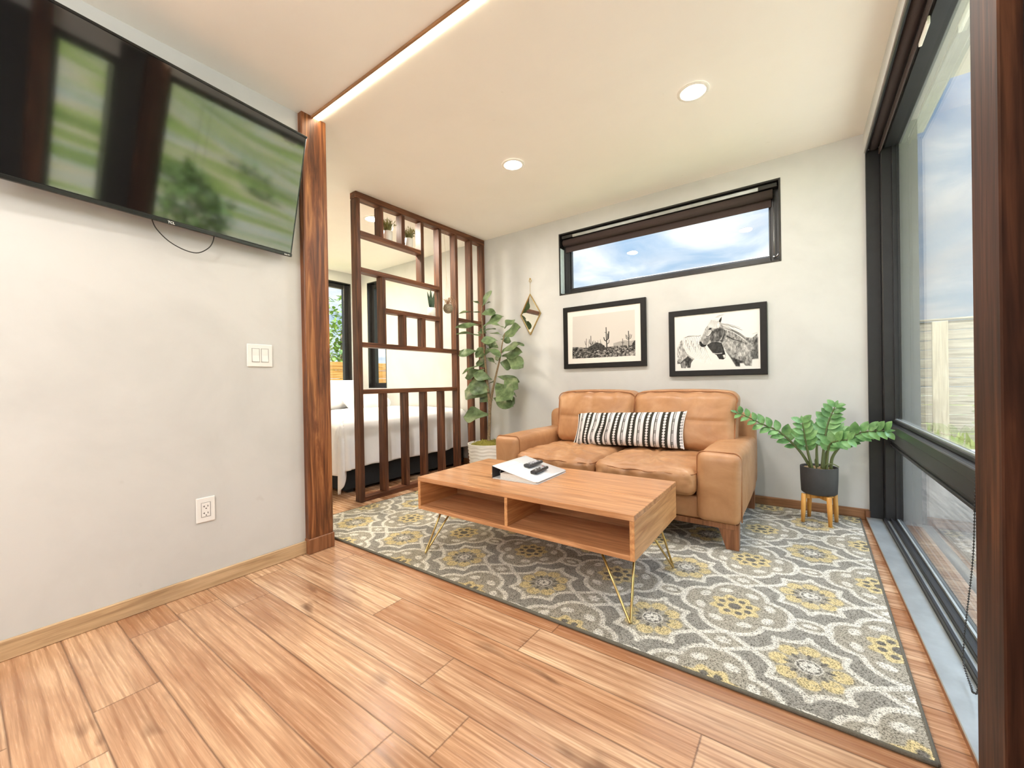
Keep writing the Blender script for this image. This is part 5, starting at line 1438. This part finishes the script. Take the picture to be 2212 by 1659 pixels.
du = grid_mesh('white_duvet', P, M['bedlinen']); tag(du, 'white duvet draped over the bed and hanging down its foot end', 'duvet')
sm = du.modifiers.new('thick', 'SOLIDIFY'); sm.thickness = 0.022; sm.offset = 1.0
def bed_pillow(cx, cy, cz, lean, label, sc=1.0):
    mb = soft_box(-0.10*sc, 0.10*sc, -0.33*sc, 0.33*sc, -0.21*sc, 0.21*sc, 0.035, (10, 24, 18), (0.05, -0.01, -0.01))
    bmesh.ops.transform(mb.bm, matrix=Matrix.Translation((cx, cy, cz)) @ Matrix.Rotation(lean, 4, 'Y'), verts=list(mb.bm.verts))
    o = mb.build('bed_pillow', M['bedlinen']); tag(o, label, 'pillow', 'white bed pillows'); return o
bed_pillow(-4.985, 3.02, 0.795, math.radians(-24), 'white bed pillow leaning below the left bedroom window, seen beside the post')
bed_pillow(-4.60, 3.17, 0.735, math.radians(-62), 'white bed pillow lying flatter in front, seen between the divider uprights', 0.8)

# ------------------------------------------------------------------ outside
def ground():
    nx_, ny_ = 70, 90
    xs = np.concatenate([np.linspace(-40, 0.6, 20), 0.6+np.linspace(0.02, 1, 50)**2.0*150]); ys = np.linspace(-90, 120, ny_)
    X, Y = np.meshgrid(xs, ys)
    h = np.full(X.shape, -0.18); far = np.clip((X-14)/60, 0, 1)
    h -= 2.2*np.clip((X-6)/14, 0, 1); h += far*far*14+far*4*np.sin(Y*0.05+X*0.03)+far*2*np.sin(Y*0.13+1)
    return grid_mesh('meadow_ground', np.stack([X, Y, h], -1), M['field'])
g = ground(); g['kind'] = 'structure'
MB().box(0.53, 6.5, 0.8, 8.3, -0.19, -0.145).build('gravel_yard', M['gravel'])['kind'] = 'structure'
MB().box(0.53, 1.75, 0.2, 7.0, -0.144, -0.06, 0.004).build('porch_deck', M['deck'])['kind'] = 'structure'
# weathered fence along the yard
FY = 8.0
fe = thing('plank_fence', (3.2, FY, -0.15), 'weathered horizontal plank fence outside the tall right window', 'fence')
random.seed(4)
mb = MB(); z = -0.10; k = 0
while z < 1.68:
    h = 0.128+random.uniform(-.006, .006)
    mb.box(0.45, 6.4, FY+random.uniform(0, .012), FY+0.034, z, min(z+h-0.007, 1.70), 0.003); z += h
mb.build('planks', M['fence'], fe)
for x in (0.6, 1.47, 3.2, 5.0): MB().box(x, x+0.155, FY-0.045, FY-0.002, -0.15, 1.69, 0.004).build('fence_post', M['fencepost'], fe)
MB().box(0.45, 6.4, FY-0.03, FY+0.05, 1.702, 1.728, 0.004).build('top_cap', M['fence'], fe)
random.seed(9)
mb = MB()
for k in range(420):
    x = random.uniform(0.7, 4.5); y = random.uniform(6.9, 7.78); h = random.uniform(.10, .42)
    leaf(mb, (x, y, -0.145), (x+random.uniform(-.1, .1), y+random.uniform(-.1, .1), -0.145+h), 0.06, V(0, -1, 0.4), 0.2, 0.2, 'ovate', 0, 4, 2)
o = mb.build('garden_weeds', M['weed'], None, recalc=False); tag(o, 'low green weeds growing along the foot of the plank fence', 'weeds', kind='stuff')
tb_ = thing('round_tub', (1.62, 5.6, -0.145), 'pale blue round garden tub standing in the yard outside the window', 'tub')
MB().lathe((1.62, 5.6, -0.145), [(0.36, 0), (0.40, 0.03), (0.43, 0.28), (0.45, 0.31), (0.45, 0.34), (0.33, 0.34), (0.31, 0.31), (0.30, 0.20)], 40).build('tub_body', M['tub'], tb_)
# eaves and porch roof outside the window wall
S('eaves_back', MB().box(0.50, 0.752, 3.575, 4.24, 2.75, 2.86, 0.004), M['soffit'])
S('eaves_porch', MB().box(0.525, 1.25, 1.40, 3.575, 2.75, 2.86, 0.004), M['soffit'])
# beyond the bedroom window: fence and tree
fo = thing('orange_fence', (-8.0, 4.6, -0.15), 'orange stained plank fence seen through the left bedroom window', 'fence')
mb = MB(); z = -0.15
while z < 1.45: mb.box(-8.03, -8.0, 2.2, 9.5, z, z+0.170, 0.003); z += 0.178
mb.build('planks', M['fenceo'], fo)
for y in (3.0, 5.6, 8.4): MB().box(-8.12, -8.031, y, y+0.09, -0.15, 1.45).build('fence_post', M['fenceo'], fo)
def blob_tree(x, y, z0, h, r, label, seed, nleaf=500, ls=0.16):
    random.seed(seed); t = thing('leafy_tree', (x, y, z0), label, 'tree', 'trees outside the windows')
    mb = MB(); mb.tube([(x, y, z0), (x+0.05, y, z0+h*0.4), (x, y+0.05, z0+h*0.75)], [r*0.10, r*0.07, r*0.03], 8); mb.build('trunk', M['bark'], t)
    mb = MB()
    for k in range(nleaf):
        u = V(random.gauss(0, 1), random.gauss(0, 1), random.gauss(0, 1)).normalized()*(random.random()**0.4)
        p = V(x, y, z0+h*0.66)+V(u.x*r, u.y*r, u.z*h*0.36)
        dd = V(random.gauss(0, 1), random.gauss(0, 1), random.gauss(0, .6)).normalized()*ls
        leaf(mb, p, p+dd, ls*0.6, V(0, 0, 1), 0.1, 0.1, 'ovate', 0, 3, 2)
    mb.build('foliage', M['treeleaf'], t, recalc=False)
blob_tree(-9.8, 6.0, -0.15, 3.4, 0.95, 'green leafy tree beyond the orange fence outside the bedroom window', 31, 900, 0.16)
blob_tree(9, -2.0, -1.4, 2.0, 0.9, 'round meadow tree nearest the house on the window side', 32, 300, .3)
blob_tree(13, 6.5, -2.0, 2.6, 1.2, 'meadow tree farther out beyond the yard', 33, 300, .4)
blob_tree(16, 1.5, -2.4, 2.4, 1.3, 'broad meadow tree out in the middle of the slope', 34, 300, .45)
blob_tree(27, 11, -2.2, 2.6, 1.2, 'distant meadow tree low on the hillside, nearest of the far ones', 35, 220, .6)
blob_tree(31, 17, -2.0, 2.2, 1.4, 'low rounded tree on the far meadow', 36, 220, .6)
blob_tree(38, 19, -1.4, 3.0, 2.2, 'broad tree farther up the far meadow', 37, 220, .7)

# ------------------------------------------------------------------ light: sky, sun
W = bpy.data.worlds.new('sky_world'); scn.world = W; W.use_nodes = True
nt = W.node_tree; nt.nodes.clear()
def N(t_, **k):
    nd = nt.nodes.new(t_)
    for a, b in k.items(): setattr(nd, a, b)
    return nd
out = N('ShaderNodeOutputWorld'); bg = N('ShaderNodeBackground'); nt.links.new(bg.outputs[0], out.inputs[0])
tc = N('ShaderNodeTexCoord'); sep = N('ShaderNodeSeparateXYZ'); nt.links.new(tc.outputs['Generated'], sep.inputs[0])
# cloud layer: project the direction on a high plane
def mth(op, a, b=None):
    nd = N('ShaderNodeMath', operation=op)
    for i, x in enumerate((a, b)):
        if x is None: continue
        if hasattr(x, 'links'): nt.links.new(x, nd.inputs[i])
        else: nd.inputs[i].default_value = x
    return nd.outputs[0]
zz_ = mth('MAXIMUM', sep.outputs[2], 0.0); den = mth('ADD', zz_, 0.22)
cmb = N('ShaderNodeCombineXYZ'); nt.links.new(mth('DIVIDE', sep.outputs[0], den), cmb.inputs[0]); nt.links.new(mth('DIVIDE', sep.outputs[1], den), cmb.inputs[1])
no = N('ShaderNodeTexNoise'); no.inputs['Scale'].default_value = 2.3; no.inputs['Detail'].default_value = 8; no.inputs['Roughness'].default_value = 0.58; no.inputs['Distortion'].default_value = 0.5
nt.links.new(cmb.outputs[0], no.inputs['Vector'])
cr = N('ShaderNodeValToRGB'); e = cr.color_ramp.elements; e[0].position = 0.36; e[0].color = (0, 0, 0, 1); e[1].position = 0.60; e[1].color = (1, 1, 1, 1)
nt.links.new(no.outputs['Fac'], cr.inputs[0])
blue = N('ShaderNodeValToRGB'); e = blue.color_ramp.elements; e[0].position = 0.0; e[0].color = (0.55, 0.72, 0.86, 1); e[1].position = 0.6; e[1].color = (0.16, 0.36, 0.70, 1)
nt.links.new(zz_, blue.inputs[0])
no2 = N('ShaderNodeTexNoise'); no2.inputs['Scale'].default_value = 3.2; no2.inputs['Detail'].default_value = 6; nt.links.new(cmb.outputs[0], no2.inputs['Vector'])
cl = N('ShaderNodeValToRGB'); e = cl.color_ramp.elements; e[0].position = 0.35; e[0].color = (0.70, 0.75, 0.83, 1); e[1].position = 0.60; e[1].color = (1.08, 1.10, 1.12, 1)
nt.links.new(no2.outputs['Fac'], cl.inputs[0])
mx = N('ShaderNodeMix', data_type='RGBA'); nt.links.new(cr.outputs[0], mx.inputs[0]); nt.links.new(blue.outputs[0], mx.inputs[6]); nt.links.new(cl.outputs[0], mx.inputs[7])
nt.links.new(mx.outputs[2], bg.inputs[0])
# the sky is brighter overhead, as under real broken cloud
nt.links.new(mth('ADD', mth('MULTIPLY', mth('POWER', zz_, 4.0), 9.0), 0.68), bg.inputs[1])

sun = bpy.data.lights.new('sun_lamp', 'SUN'); sun.energy = 4.0; sun.angle = 0.02; sun.color = (1.0, 0.95, 0.86)
so = bpy.data.objects.new('sun_lamp', sun); COL.objects.link(so)
so.rotation_euler = V(0.02, 0.62, -0.78).to_track_quat('-Z', 'Y').to_euler()

# ------------------------------------------------------------------ camera
cam = bpy.data.cameras.new('camera'); co = bpy.data.objects.new('camera', cam); COL.objects.link(co)
cam.sensor_width = 36; cam.sensor_fit = 'HORIZONTAL'; cam.lens = FPX/2212*36; cam.clip_start = 0.02; cam.clip_end = 500
Rm = Matrix((R_.normalized(), U_.normalized(), -F_.normalized())).transposed().to_4x4(); Rm.translation = CAM
co.matrix_world = Rm
scn.camera = co
vs_ = scn.view_settings
vs_.view_transform = 'Standard'; vs_.look = 'None'; vs_.gamma = 1.0; vs_.use_curve_mapping = False; vs_.exposure = 0.80
scn.cycles.use_denoising = True
scn.cycles.max_bounces = 10; scn.cycles.diffuse_bounces = 6; scn.cycles.glossy_bounces = 5; scn.cycles.transparent_max_bounces = 12
scn.cycles.sample_clamp_indirect = 6.0
